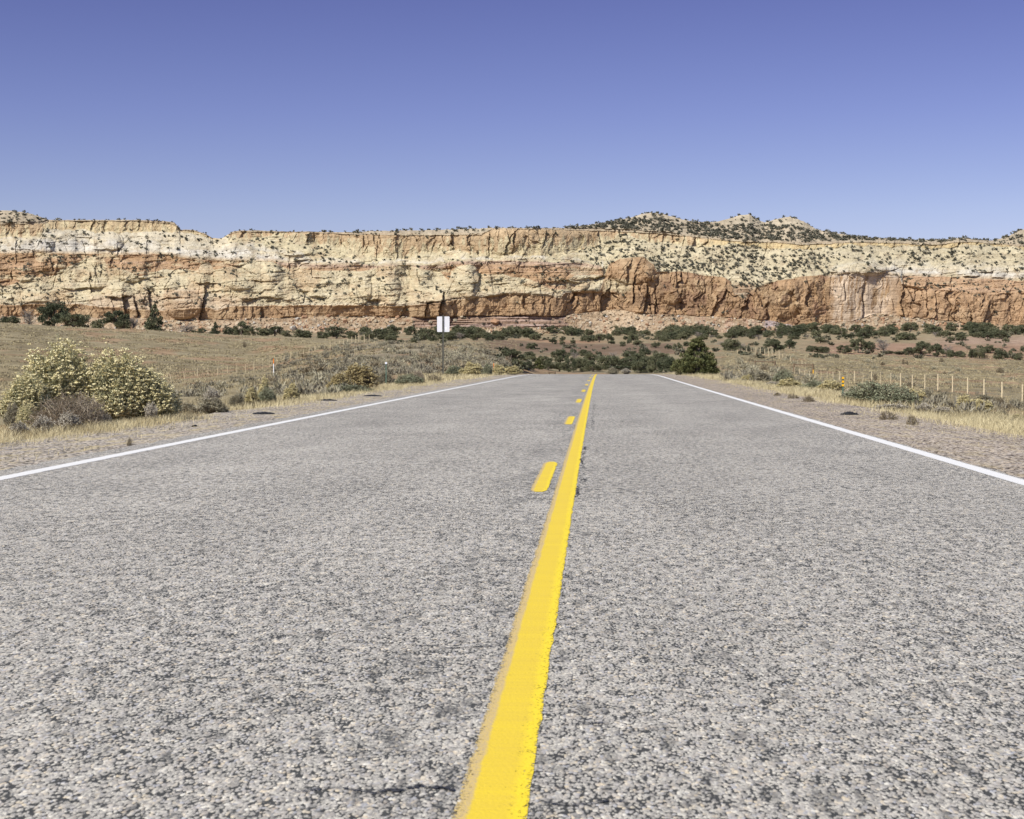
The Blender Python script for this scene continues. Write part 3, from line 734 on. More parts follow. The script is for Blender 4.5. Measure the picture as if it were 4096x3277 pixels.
R -= wall * (6 * sstep(.05, .0, dV[1]) * (dV[3] > .72) + 3 * sstep(.09, .0, dW[1]) * (dW[3] > .72))
R += wall * 3.2 * (1 - 2 * np.abs(fbm(PX / 20, PY / 44, 76, 4)))
R += wall * 7 * fbm(PX / 45, PY / 60, 64, 4)
# the right cliffs stand as smooth sheets
sheet = (Lr == 1) * sstep(3285, 3310, PX) * sstep(3590, 3570, PX)
R = R * (1 - .72 * sheet)
big = 34 * fbm(PX / 420, PX * 0 + .3, 65, 2) + 15 * fbm(PX / 150, PY / 300, 66, 3)
jr = np.random.default_rng(515)
J = np.zeros(PX.shape)
for _ in range(330):
    jx = jr.uniform(-200, 4250); jy = jr.uniform(925, 1275); ln = jr.uniform(14, 70); lean = jr.normal(.05, .28)
    c0 = max(0, int((jx - 45 - cpx[0]) / 2.4)); c1 = min(PX.shape[1], int((jx + 60 - cpx[0]) / 2.4))
    if c1 <= c0: continue
    sx, sy = PX[:, c0:c1], PY[:, c0:c1]
    dx = sx - jx - lean * (sy - jy) - 5 * fbm(sy / 16, sx * 0 + jx, 171, 3, .6)
    en = sstep(ln, ln * .7, np.abs(sy - jy))
    dep = 2.5 + 10 * jr.random() ** 2.2; w = jr.uniform(4, 16)
    J[:, c0:c1] += dep * en * (.45 * sstep(-22, -1, dx) * (dx <= 0) - .55 * (dx > 0) * np.exp(-np.clip(dx, 0, 99) / w))
R += J * gx(gy(np.choose(Lr, [0, .7, .75, .7, .7, .4, .8, .2, 0]).astype(float), 1), 1) * (1 - .6 * (PX > 3300) * (Lr == 5))
bed = fbm((PX + .5 * PY) / 230, (PY + .10 * PX) / 17, 172, 3, .5)
bed2 = fbm((PX - .4 * PY) / 120, (PY - .14 * PX) / 13, 173, 3, .5)
msk = sstep(-.1, .25, fbm(PX / 80, PY / 40, 174, 3))
R -= np.choose(Lr, [0, 1.4, 3.0, 3.6, 1.4, 1.6, 1, 2, .5]) * (sstep(.05, .0, np.abs(bed)) * msk + .8 * sstep(.045, .0, np.abs(bed2 - .1)) * (1 - msk))
R += np.choose(Lr, [0, .6, 2.2, 2.6, 1.6, 1.0, .4, .5, .2]) * np.tanh(7 * bed)
rid = 1 - 2 * np.abs(fbm(PX / 26, PY / 17, 77, 5, .6))
R += rocky * 3.4 * rid
R += big * np.choose(Lr, [.7, 1, 1, 1, 1, 1, 1, 1, .6])
# ledges: thin beds weather back
lay = fbm(PX / 400, PY / 4.5, 67, 3)
R += np.choose(Lr, [0.3, .9, 1.1, 2.2, 1.0, .9, .8, 4.2, 1.0]) * lay
R += np.where(strata, 7.0 * np.tanh(3 * fbm(PX / 220, PY / 7, 68, 3)) + 4 * fbm(PX / 40, PY / 20, 75, 3), 0)
# talus: blocks and hollows
tal = (Lr == 0) & ~strata
f1, f2, r1, r2, _, _ = worley(PX / 15, PY / 9, 91)
g1, g2, s1, s2, _, _ = worley(PX / 6.5, PY / 4.5, 92)
R += np.where(tal, 9 * (r1 ** 2.5) * np.sqrt(np.clip(1 - f1 * f1, 0, 1)) + 4.2 * s1 ** 2 * np.sqrt(np.clip(1 - g1 * g1, 0, 1)) + 9 * fbm(PX / 60, PY / 40, 93, 4), 0)
R += np.where(Lr == 8, 6 * fbm(PX / 40, PY / 12, 94, 4), 0)
# undercuts below the red cliff and below the cap
under = np.exp(-np.clip(PY - b1, 0, 99) / 5.0) * (PY >= b1) * (.35 + .9 * vnoise(PX / 120, PX * 0, 95))
R -= 9 * under * ((PX < 2290) | ((PX > 2680) & (PX < 2980)))
R -= 6 * np.exp(-np.clip(PY - b7, 0, 99) / 9.0) * (PY >= b7) * (Lr == 6) * (.3 + vnoise(PX / 60, PX * 0, 96))
# named clefts: (points, half width, depth)
CR = [([(463, 1178), (475, 1215), (478, 1260)], 8, 26), ([(512, 1188), (524, 1230), (530, 1262)], 7, 24), ([(568, 1150), (578, 1200), (582, 1262)], 7, 26), ([(332, 1090), (337, 1130), (336, 1165)], 4, 16),
      ([(806, 1145), (800, 1200), (784, 1276)], 9, 34), ([(652, 1150), (655, 1165)], 3, 12), ([(1038, 1236), (1034, 1272)], 5, 16), ([(1205, 1205), (1212, 1185), (1218, 1180)], 5, 14), ([(1704, 1210), (1700, 1240), (1696, 1266)], 5, 24),
      ([(1770, 1170), (1764, 1205), (1757, 1262)], 8, 30), ([(1668, 1085), (1676, 1130)], 4, 16), ([(1920, 1095), (1912, 1125)], 6, 20), ([(1900, 1125), (1890, 1160)], 5, 18), ([(2293, 1175), (2282, 1205)], 7, 24), ([(2540, 1105), (2533, 1135), (2532, 1210)], 4, 20),
      ([(2585, 1140), (2582, 1200), (2568, 1245)], 6, 26), ([(2620, 1205), (2617, 1258)], 4, 18), ([(2702, 1085), (2700, 1135)], 4, 20), ([(2684, 1100), (2680, 1125)], 4, 12), ([(2865, 1185), (2858, 1235)], 4, 14), ([(3364, 1130), (3366, 1200)], 3, 12), ([(3442, 1140), (3434, 1185), (3436, 1270)], 4, 16),
      ([(3290, 1290), (3301, 1300)], 4, 14), ([(3640, 1170), (3650, 1165)], 6, 18), ([(3686, 1215), (3688, 1265)], 3, 12), ([(3762, 1180), (3764, 1200)], 4, 14), ([(3930, 1220), (3922, 1260), (3908, 1290)], 5, 18), ([(418, 1040), (427, 1030)], 3, 16), ([(446, 985), (450, 1010)], 4, 14), ([(10, 1080), (12, 1110)], 5, 18), ([(1491, 935), (1492, 965)], 4, 10), ([(1515, 938), (1516, 970)], 4, 10), ([(1250, 932), (1252, 955)], 4, 12), ([(1805, 940), (1806, 965)], 6, 12),
      ([(2057, 925), (2052, 985), (2048, 1010)], 4, 14), ([(2186, 920), (2170, 990)], 4, 12), ([(1955, 930), (1950, 1025)], 3, 12), ([(2474, 925), (2476, 945)], 8, 14), ([(2595, 940), (2592, 960)], 4, 10), ([(2775, 950), (2772, 972)], 5, 12)]
for pts, hw, dep in CR:
    pts = np.array(pts, float); pts = pts[np.argsort(pts[:, 1])]
    x0, x1 = pts[:, 0].min() - 24, pts[:, 0].max() + 12 * hw
    cs = np.where((cpx > x0) & (cpx < x1))[0]
    if len(cs) == 0: continue
    sx, sy = PX[:, cs], PY[:, cs]
    xlne = np.interp(sy, pts[:, 1], pts[:, 0]) + 7 * fbm(sy / 26, sy * 0 + pts[0, 0], 97, 4, .6)
    ends = sstep(pts[0, 1] - 10, pts[0, 1] + 8, sy) * sstep(pts[-1, 1] + 12, pts[-1, 1] - 2, sy)
    dx = sx - xlne
    vw = .6 + .8 * vnoise(sy / 22, sy * 0 + pts[0, 0], 98)
    R[:, cs] += .35 * dep * ends * sstep(-34, -3, dx) * (dx <= 0) - .75 * dep * ends * (dx > 0) * np.exp(-np.clip(dx, 0, 200) / (2.0 * hw * vw))
# bulging knobs: (x, y, half width, half height, push)
for kx, ky, rx, ry, am in [(430, 960, 45, 40, 26), (715, 1215, 78, 62, 30), (150, 975, 40, 35, 22), (300, 1095, 40, 30, 22), (505, 1080, 60, 50, 24), (180, 1050, 60, 45, 20), (60, 1090, 50, 35, 18), (410, 1050, 25, 22, 14), (580, 1040, 40, 28, 16), (1440, 1150, 45, 70, 26), (1560, 1150, 40, 70, 20), (1870, 1130, 50, 60, 26), (2130, 1120, 45, 30, 20), (2310, 1130, 50, 40, 22), (2530, 1090, 90, 50, 24), (2600, 1090, 40, 35, 14), (2680, 1170, 60, 50, 20), (3130, 1200, 60, 80, 20), (3470, 1080, 60, 30, 16), (1150, 1160, 60, 40, 20), (1260, 1120, 50, 30, 16), (950, 1130, 60, 30, 16), (1420, 1045, 35, 18, 14), (1180, 1000, 70, 26, 18), (2020, 960, 60, 60, 14)]:
    e = ((PX - kx) / rx) ** 2 + ((PY - ky) / ry) ** 2
    R += am * np.sqrt(np.clip(1 - e, 0, 1))

# the red wall stands flush under the yellow rock where they meet
j2 = (Lr >= 2).argmax(0); ci = np.arange(PX.shape[1])
stp = gx(np.array([R[np.minimum(j2 + 3, NR - 1), ci] - R[np.maximum(j2 - 3, 0), ci]]), 5)[0]
stp = np.clip(stp, -40, 40) * curve(cpx, [(-600, 1), (1830, 1), (1900, .2), (2240, .2), (2290, .6), (2400, .3), (4700, .2)])
R += gy(np.where(Lr == 1, stp[None, :] * (.45 + .55 * rel(b1, b2)), 0) + np.where((Lr == 0) & (PY < b1 + 30), np.clip(stp[None, :], -40, 6) * .3, 0), 1)
depth = CY + (D - R) * CY / F
depth[0] = CY + D[0]
CX = (PX - PX0) / F * depth
CZ = CAMZ + (PY0 - PY) / F * depth

# colours of the beds (the rock's own)
CREAM = np.array((.455, .392, .258)); PALE = np.array((.49, .462, .395)); RED = np.array((.335, .226, .131)); TAN = np.array((.400, .302, .186)); DKRED = np.array((.215, .146, .092))
YEL = np.array((.450, .396, .258)); ORA = np.array((.50, .37, .18)); TAL = np.array((.262, .192, .122)); PUR = np.array((.255, .178, .128)); PLAT = np.array((.385, .325, .235))
cc = np.zeros(PX.shape + (3,))
for k, c in enumerate((TAL, RED, CREAM, RED * 1.02, PALE, YEL, TAN, np.array((.36, .29, .20)), PLAT)):
    cc[Lr == k] = c
def cblend(mask, c):
    global cc
    mask = np.clip(mask, 0, 1)
    cc = cc * (1 - mask[..., None]) + np.asarray(c) * mask[..., None]
n40 = fbm(PX / 40, PY / 40, 101, 4); n90 = fbm(PX / 110, PY / 60, 102, 4); n12 = fbm(PX / 14, PY / 12, 103, 3)
wv_ = 7 * fbm(PX / 24, PY / 36, 204, 3)
strk = fbm((PX + wv_ + .06 * PY) / 7, (PY + 2 * wv_ + .7 * PX) / 110, 104, 4)
# soft joins: white fades to red below, yellow to white
cblend((Lr == 4) * sstep(18, 2, b4 - PY) * .75, TAN)
cblend((Lr == 4) * sstep(25, -5, PY - b5 + 14 * n40) * .8, CREAM)
cblend((Lr == 5) * sstep(20, 0, b5 - PY + 14 * n40) * .7 * (b5 < b4 - 6), PALE)
cblend((Lr == 4) * sstep(-.05, .35, fbm(PX / 90, PY / 30, 116, 4)) * np.where(PX < 1000, .35, .8), CREAM)
cblend((Lr == 5) * (PX < 900) * sstep(900, 925, PY + 16 * n40) * .5, PALE)
cblend((Lr == 2) * sstep(.15, .45, fbm(PX / 50, PY / 28, 117, 4)) * .6, TAN)
cblend((Lr == 5) * (PX > 900) * (PX < 2300) * sstep(.15, .45, fbm(PX / 60, PY / 30, 118, 4)) * .5, TAN)
cblend((Lr == 3) * sstep(.1, .4, fbm(PX / 70, PY / 16, 119, 4)) * .7, CREAM)
cblend((Lr == 5) * sstep(.1, .5, n90) * .6, CREAM * 1.05)
cblend((Lr == 5) * (PX < 900) * .55, np.array((0.455, 0.404, 0.299)))
cblend((Lr == 5) * sstep(2450, 2550, PX) * .45, np.array((0.462, 0.412, 0.291)))
cblend((Lr == 2) * sstep(-.05, .40, n90 + .35 * n12) * .8, np.array((0.399, 0.304, 0.190)))
cblend((Lr == 2) * sstep(16, 0, b2 - PY) * .35, PALE)
cblend((Lr == 2) * sstep(.0, .5, -n90) * .4, np.array((0.468, 0.419, 0.291)))
pnk = (Lr == 2) * sstep(1165, 1200, PY) * sstep(300, 360, PX) * sstep(1000, 900, PX)
cblend(pnk * .6, np.array((0.413, 0.323, 0.234)))
cblend((Lr == 3) * sstep(-.1, .5, fbm(PX / 300, PY / 6, 105, 3)) * .5, np.array((0.413, 0.287, 0.194)))
cblend((Lr == 3) * (PX > 1100) * (PX < 2400) * sstep(22, 4, b4 * -1 + PY) * .6, np.array((0.427, 0.338, 0.267)))
cblend((Lr == 1) * sstep(.0, .5, n90 + .25 * n12) * .65, TAN)
cblend((Lr == 1) * sstep(.10, .55, fbm(PX / 30, PY / 60, 106, 3) + .5 * strk) * .7, DKRED)           # desert varnish
cblend((Lr == 1) * sstep(625, 645, PX) * sstep(815, 790, PX) * .85, np.array((0.386, 0.275, 0.170)))
yl = (Lr == 1) * sstep(2400, 2430, PX) * sstep(2540, 2500, PX) * sstep(1110, 1130, PY) * sstep(1180, 1160, PY + 12 * n40)
cblend(yl * .85, CREAM)
yl2 = (Lr == 1) * sstep(2265, 2290, PX) * sstep(2410, 2400, PX) * sstep(1170, 1180, PY) * 0
fpx = PX + 26 * n40 + 10 * n12
face = (Lr == 1) * sstep(3300, 3345, fpx) * sstep(3600, 3500, fpx)
cblend(face * sstep(-.45, .05, strk + .8 * fbm((PX + 4 * wv_ + .2 * PY) / 50, (PY + .3 * PX + 3 * wv_) / 70, 107, 4)) * .95, 1.12 * np.array((0.455, 0.367, 0.271)))
cblend((Lr == 1) * sstep(3280, 3315, PX) * sstep(3600, 3560, PX) * sstep(14, 0, PY - b2) * .5, PALE)
dk = (Lr == 1) * sstep(2560, 2590, PX) * sstep(3310, 3290, PX) * sstep(.0, .4, fbm(PX / 36, PY / 50, 108, 3))
cblend(dk * .75, np.array((0.227, 0.143, 0.093)))
cblend((Lr == 1) * sstep(3590, 3620, PX) * .35, np.array((0.413, 0.283, 0.178)))
cblend((Lr == 3) * (PX > 3590) * .5, np.array((0.413, 0.283, 0.178)))
cblend((Lr == 6) * sstep(-.05, .25, fbm(PX / 16, PY / 40, 109, 3) + sstep(0, 1, rel(b7, b6)) * .0 + (PY - .5 * (b6 + b7)) / 60) * .9, YEL * 1.02)
cblend((Lr == 6) * sstep(2750, 2900, PX) * .8, np.array((0.455, 0.367, 0.202)))
cblend((Lr == 6) * (PX < 900) * (PX > 140) * .55, np.array((0.440, 0.367, 0.227)))
cblend((Lr == 6) * sstep(.15, .45, strk) * .5, np.array((0.303, 0.213, 0.129)))
cblend((Lr == 5) * (PX < 140) * sstep(945, 930, PY) * .5, TAN)
cblend(((Lr == 7) * .75 + 0) * sstep(-.2, .3, lay), np.array((0.358, 0.309, 0.219)))
cblend((Lr == 8) * sstep(2880, 2900, PX) * (skyg < 900) * (PY < skyg + 22) * .8, np.array((0.427, 0.367, 0.275)))
cblend((Lr == 8) * sstep(.0, .4, n40) * .4, np.array((0.303, 0.265, 0.190)))
cblend(tal * sstep(.2, .6, r2) * .5, np.array((0.427, 0.338, 0.234)))
cblend(tal * (r1 > .78) * .6, np.array((0.427, 0.367, 0.267)))
cblend(tal * (s1 > .85) * .5, np.array((0.275, 0.176, 0.113)))
cblend(tal * sstep(2340, 2450, PX) * sstep(2640, 2540, PX) * .55, np.array((0.440, 0.345, 0.234)))
cblend(tal * sstep(2760, 2800, PX) * sstep(3150, 3080, PX) * sstep(-.1, .3, n40) * .35, np.array((0.324, 0.202, 0.162)))
cblend(tal * sstep(3040, 3060, PX) * sstep(3165, 3150, PX) * sstep(1272, 1280, PY) * sstep(1316, 1306, PY) * .8, np.array((0.324, 0.272, 0.275)))
cblend(strata * 1.0, PUR)
cblend(strata * sstep(.0, .4, fbm(PX / 260, PY / 5, 110, 3)) * .7, np.array((0.371, 0.287, 0.251)))
cblend((Lr == 2) * sstep(632, 645, PX + 6 * n12) * sstep(806, 794, PX + 6 * n12) * sstep(1150, 1166, PY + 12 * n40) * .9, np.array((.385, .285, .185)))
cblend((Lr == 2) * sstep(330, 400, PX) * sstep(640, 600, PX) * sstep(1160, 1190, PY + 20 * n40) * .6, np.array((.40, .315, .22)))
cblend(((Lr == 5) | (Lr == 2)) * sstep(2905, 2935, PX + 10 * n12) * sstep(3025, 2995, PX + 10 * n12) * sstep(1125, 1150, PY) * .9, np.array((.31, .215, .14)))
cblend(((Lr == 2) | (Lr == 4) | (Lr == 5)) * sstep(.25, .55, fbm(PX / 24, PY / 16, 111, 4)) * .55, np.array((.36, .29, .19)))
cblend(((Lr == 2) | (Lr == 5)) * sstep(.2, .5, fbm(PX / 120, PY / 8, 112, 3)) * .35, np.array((.50, .445, .33)))
cblend((Lr == 5) * sstep(2400, 2500, PX) * sstep(.0, .4, fbm(PX / 26, PY / 14, 114, 4)) * .45, np.array((.36, .315, .22)))
cblend((Lr == 8) * (PY < curve(PX, [(2300, 800), (2480, 884), (2560, 876), (2640, 876), (2740, 893), (2860, 899), (3040, 906), (3200, 908), (3262, 930), (3300, 800), (4096, 800)])) * .85, np.array((.40, .345, .25)))
cblend((Lr == 8) * sstep(-.1, .35, fbm(PX / 26, PY / 10, 115, 4)) * .4, np.array((.30, .255, .18)))
cc *= (1 + .15 * n12 + .08 * lay + .10 * fbm((PX + .5 * PY) / 11, (PY - .4 * PX) / 9, 113, 2))[..., None]

# the mesa top runs on behind the skyline
back = [(25, .6), (90, 2.5), (260, 12), (520, 40)]
bX, bY, bZ = [CX], [depth], [CZ]
for dy, dz in back:
    bX.append(CX[-1:] * (1 + dy / 900.0)); bY.append(depth[-1:] + dy); bZ.append(CZ[-1:] - dz)
VX, VY, VZ = np.concatenate(bX), np.concatenate(bY), np.concatenate(bZ)
cfull = np.concatenate([cc] + [cc[-1:]] * len(back))
nr, nc = VX.shape
idx = np.arange(nr * nc).reshape(nr, nc)
qd = np.stack((idx[:-1, :-1], idx[:-1, 1:], idx[1:, 1:], idx[1:, :-1]), -1).reshape(-1, 4)
cme = mesh_np("cliff", np.stack((VX, VY, VZ), -1).reshape(-1, 3), qd, None, MAT['rock'], col=np.clip(cfull, .02, .9).reshape(-1, 3), smooth=False)
cliff = tag(link("cliff", cme), kind='structure')

# ------------------------------------------------------------------ boulders and rubble on the talus
def rock_mesh(seed, n=14):
    r = np.random.default_rng(seed)
    import bmesh
    bm = bmesh.new()
    for p in unit(r.normal(size=(n, 3))) * r.uniform(.75, 1.05, (n, 1)) * np.array((1, .8, .72)):
        bm.verts.new(p)
    bmesh.ops.convex_hull(bm, input=bm.verts)
    bmesh.ops.triangulate(bm, faces=bm.faces)
    bm.verts.ensure_lookup_table()
    live = [v for v in bm.verts if v.link_faces]
    ix = {v: i for i, v in enumerate(live)}
    v = np.array([tuple(q.co) for q in live]); t = np.array([[ix[w] for w in f.verts] for f in bm.faces])
    bm.free()
    return v, t
rocks = [rock_mesh(900 + i) for i in range(10)]
taljj, talii = np.where(tal & (PY > 1240) & (PX > -100) & (PX < 4200) & (PY < 1345))
r = np.random.default_rng(44)
ROCKCOL = [np.array((0.427, 0.367, 0.267)), np.array((0.379, 0.235, 0.146)), np.array((0.413, 0.309, 0.210)), np.array((0.310, 0.191, 0.122)), np.array((0.455, 0.426, 0.372))]
def rot3(r):
    q = unit(r.normal(size=4)); a, b, c, d = q
    return np.array([[1 - 2 * (c * c + d * d), 2 * (b * c - a * d), 2 * (b * d + a * c)], [2 * (b * c + a * d), 1 - 2 * (b * b + d * d), 2 * (c * d - a * b)], [2 * (b * d - a * c), 2 * (c * d + a * b), 1 - 2 * (b * b + c * c)]])
gv, gt, gcol, nn = [], [], [], 0
for k in r.choice(len(taljj), 3600, replace=False):
    j, i = taljj[k], talii[k]
    if vnoise(np.array([PX[j, i] / 60]), np.array([PY[j, i] / 25.]), 7)[0] < .38: continue
    v, t = rocks[r.integers(10)]
    s = .25 + 1.0 * r.random() ** 4
    v = (v * s) @ rot3(r).T + np.array((CX[j, i], depth[j, i], CZ[j, i] + s * .2))
    gv.append(v); gt.append(t + nn); nn += len(v)
    gcol.append(np.repeat(ROCKCOL[r.integers(5)][None] * r.uniform(.85, 1.1), len(v), 0))
tag(link("rubble", mesh_np("rubble", np.concatenate(gv), None, np.concatenate(gt), MAT['rock'], col=np.concatenate(gcol))), kind='stuff')
# large boulders: (px, py, width in photo px, colour)
BO = [(1165, 1313, 40, 4), (1182, 1276, 26, 4), (1210, 1268, 30, 1), (1376, 1285, 32, 1), (1547, 1268, 34, 1), (1588, 1266, 30, 1), (1500, 1284, 20, 0), (1553, 1308, 22, 4), (1310, 1262, 26, 1), (1010, 1292, 26, 4), (1982, 1290, 50, 1), (1850, 1268, 24, 0), (1820, 1280, 22, 0), (2468, 1280, 18, 1), (2548, 1272, 26, 0), (2590, 1300, 24, 1), (2640, 1290, 22, 1), (2690, 1302, 26, 1), (2730, 1296, 20, 3), (2990, 1322, 60, 1), (3040, 1318, 42, 1), (3085, 1316, 34, 2), (3160, 1325, 26, 1), (3560, 1322, 60, 1), (3510, 1306, 24, 2), (3720, 1280, 26, 3), (3760, 1300, 26, 1), (2360, 1300, 16, 0), (2420, 1310, 16, 3), (1650, 1300, 20, 0), (1720, 1290, 26, 0), (1420, 1296, 16, 0), (1460, 1308, 18, 1), (700, 1290, 24, 0), (650, 1285, 22, 4)]
bo_me = {}
for q, (x, y, w, c) in enumerate(BO):
    i = int(round((x - cpx[0]) / 2.4)); j = int(np.argmin(np.abs(PY[:, i] - y)))
    key = (q % 10, c)
    if key not in bo_me:
        v, t = rocks[q % 10]
        bo_me[key] = mesh_np("boulder", v, None, t, MAT['rock'], col=np.repeat(ROCKCOL[c][None] * .85, len(v), 0))
    o = link("boulder", bo_me[key], None, (CX[j, i], depth[j, i] - .4, CZ[j, i] + .1))
    s = w * .125 / 2
    o.scale = (s, s, s); o.rotation_euler = (r.uniform(-.4, .4), r.uniform(-.4, .4), r.uniform(0, 6))
    nm = ["cream", "red", "tan", "dark red", "whitish"][c]
    tag(o, f"{nm} fallen sandstone boulder on the talus at the cliff foot", "boulder", f"{nm} boulders at the cliff foot")

# ------------------------------------------------------------------ trees
def juniper_parts(seed, kind, nleaf, leaf):
    """crown and trunk of a tree one metre high and one metre wide"""
    r = np.random.default_rng(seed)
    cl = []
    if kind == 'cone':
        for _ in range(70):
            h = r.random() ** 1.1
            rad = .5 * (1 - h) ** .8 * (1.0 if h > .12 else .8)
            a = r.uniform(0, 2 * np.pi); d = rad * r.uniform(.45, .95)
            cl.append((d * np.cos(a), d * np.sin(a), .05 + h * .93, .10 * (1.25 - .7 * h)))
        cl += [(-.05, 0, .97, .05), (.09, .02, .93, .05), (.02, .03, .9, .06)]
    elif kind == 'open':
        for _ in range(34):
            a = r.uniform(0, 2 * np.pi); d = .42 * math.sqrt(r.random()); h = .14 + .76 * r.random() ** .8 * (1 - d * .7)
            cl.append((d * np.cos(a), d * np.sin(a), h, r.uniform(.08, .15)))
    else:
        for _ in range(44):
            a = r.uniform(0, 2 * np.pi); d = .40 * math.sqrt(r.random()); top = math.sqrt(max(.05, 1 - (d / .52) ** 2))
            h = .08 + .80 * top * r.random() ** .85
            cl.append((d * np.cos(a), d * np.sin(a), h, r.uniform(.09, .16)))
    cl = np.array(cl)
    w = cl[:, 3] ** 2; pick = r.choice(len(cl), nleaf, p=w / w.sum())
    d = unit(r.normal(size=(nleaf, 3)))
    rr = cl[pick, 3] * r.uniform(.45, 1.08, nleaf)
    c = cl[pick, :3] + d * rr[:, None] * np.array((1, 1, .85))
    c[:, 2] = np.maximum(c[:, 2], .02)
    v, q = leaf_quads(c, leaf, r, axis=d * .6 + np.array((0, 0, .7)), slim=.5)
    crown = Geo().add(v, q)
    tr = Geo()
    lean = r.normal(0, .05, 2)
    pts = [(0, 0, -.05), (lean[0] * .5, lean[1] * .5, .18), (lean[0], lean[1], .45), (lean[0] * 1.3, lean[1] * 1.3, .75)]
    tr.tube(pts, [.05, .042, .028, .01], 6)
    for k in r.choice(len(cl), min(14, len(cl)), replace=False):
        s = np.array(pts[1]) * (1 - .5 * r.random()) + np.array(pts[2]) * .4 * r.random()
        e = cl[k, :3]; mid = (s + e) / 2 + r.normal(0, .03, 3)
        tr.tube([s, mid, e], [.02, .014, .006], 4)
    return crown, tr
def dead_parts(seed, n=46, fine=True):
    r = np.random.default_rng(seed)
    br, tw = Geo(), Geo()
    br.tube([(0, 0, -.05), (.02, 0, .2), (.05, .02, .4), (.02, 0, .62)], [.05, .04, .028, .012], 5)
    ends = []
    for _ in range(n):
        a = r.uniform(0, 2 * np.pi); h = r.uniform(.12, .6); L = r.uniform(.22, .5)
        up = r.uniform(.1, .9)
        s = np.array((.03, 0, h)); e = s + L * unit(np.array((np.cos(a), np.sin(a), up)))
        mid = (s + e) / 2 + r.normal(0, .03, 3)
        br.tube([s, mid, e], [.014, .009, .003], 4, False)
        ends += [mid, e, (mid + e) / 2]
    ends = np.array(ends); k = 900 if fine else 250
    p = ends[r.integers(0, len(ends), k)] + r.normal(0, .045, (k, 3))
    v, q = leaf_quads(p, .055, r, axis=r.normal(size=(k, 3)) + np.array((0, 0, .6)), slim=.08)
    tw.add(v, q)
    return br, tw

TREES = {}
def tree_proto(kind, lod, var):
    key = (kind, lod, var)
    if key in TREES: return TREES[key]
    if kind == 'dead':
        br, tw = dead_parts(500 + var, fine=lod == 0)
        res = ("trunk", br.mesh("trunk", MAT['deadwood']), "bare_crown", tw.mesh("bare_crown", MAT['twig_grey']))
    else:
        nl, ls = {0: (5200, .026), 1: (2900, .034), 2: (1300, .050)}[lod]
        if kind == 'cone' and lod == 0: nl, ls = 16000, .019
        cr, tr = juniper_parts(100 + var * 7 + lod * 31 + len(kind), kind, nl, ls)
        mt = MAT['juniper_warm'] if kind == 'cone' and lod == 0 else MAT['juniper']
        res = ("trunk", tr.mesh("trunk", MAT['bark']), "crown", cr.mesh("crown", mt))
    TREES[key] = res
    return res
r_tree = np.random.default_rng(77)
def put_tree(px0, px1, ytop, ybase, kind, label, group=None, Y=None, lod=None, name="juniper_tree"):
    px = (px0 + px1) / 2
    if Y is None:
        X, Yh, z = hit(px, ybase); X, Yh, z = X[0], Yh[0], z[0]
    else:
        Yh = Y; X = (px - PX0) / F * Y; z = float(zland(X, Y))
    hgt = CAMZ + (PY0 - ytop) / F * Yh - z
    wid = (px1 - px0) / F * Yh
    if lod is None: lod = 0 if hgt * 1600 / Yh > 18 else (1 if hgt * 1600 / Yh > 9 else 2)
    p = tree_proto(kind, lod, int(r_tree.integers(5)))
    o = empty(name if kind != 'dead' else "dead_tree", (X, Yh, z), r_tree.uniform(0, 6.28))
    sw = max(wid, .5) * r_tree.uniform(1.05, 1.25) * (1.06 if kind == 'cone' else 1)
    o.scale = (sw, sw, max(hgt, .6))
    link(p[0], p[1], o); link(p[2], p[3], o)
    tag(o, label, "tree", group)
    return o
put_tree(2689, 2884, 1352, 1504, 'cone', "large cone-shaped olive green juniper standing alone beside the crest of the road", lod=0)
# behind the grassy ridge on the left
RD = "junipers behind the grassy ridge"
put_tree(120, 245, 1188, 0, 'open', "tallest juniper behind the grassy ridge, left of the two by the dark clefts", Y=395, lod=0)
put_tree(205, 335, 1238, 0, 'round', "low wide dark juniper joining the tallest ridge juniper on its right", Y=392, lod=0)
put_tree(398, 490, 1222, 0, 'open', "dark juniper behind the ridge in front of the deep rock clefts", Y=390, lod=0)
put_tree(556, 645, 1215, 0, 'cone', "pointed dark juniper behind the ridge just right of the rock clefts", Y=390, lod=1)
put_tree(-40, 45, 1258, 0, 'round', "dark bushy juniper cut by the left edge of the photo behind the ridge", Y=395, lod=1)
put_tree(50, 120, 1222, 0, 'dead', "bare grey tree at the far left behind the ridge", Y=398, lod=0)
put_tree(484, 538, 1247, 0, 'dead', "bare grey tree beside the dark juniper at the rock clefts", Y=394, lod=0)
put_tree(680, 780, 1288, 0, 'dead', "low bare grey tree with spreading twigs behind the ridge", Y=392, lod=0)
for a, b, t, k in ((340, 398, 1268, 'round'), (440, 500, 1265, 'round'), (775, 806, 1306, 'round'), (829, 866, 1286, 'cone'), (880, 940, 1300, 'round'), (925, 985, 1277, 'open'), (960, 1012, 1300, 'round'), (1008, 1070, 1304, 'round'), (1060, 1122, 1298, 'open'), (1118, 1156, 1318, 'round'), (1160, 1234, 1312, 'round'), (745, 775, 1318, 'round'), (1195, 1240, 1318, 'round'), (1256, 1306, 1322, 'round'), (1300, 1380, 1300, 'open'), (1378, 1430, 1318, 'round')):
    put_tree(a, b, t, 0, k, "dark juniper rising from behind the grassy ridge", RD, Y=r_tree.uniform(388, 400), lod=1)
put_tree(1428, 1492, 1318, 1352, 'dead', "grey leafless tree at the far end of the left fence")
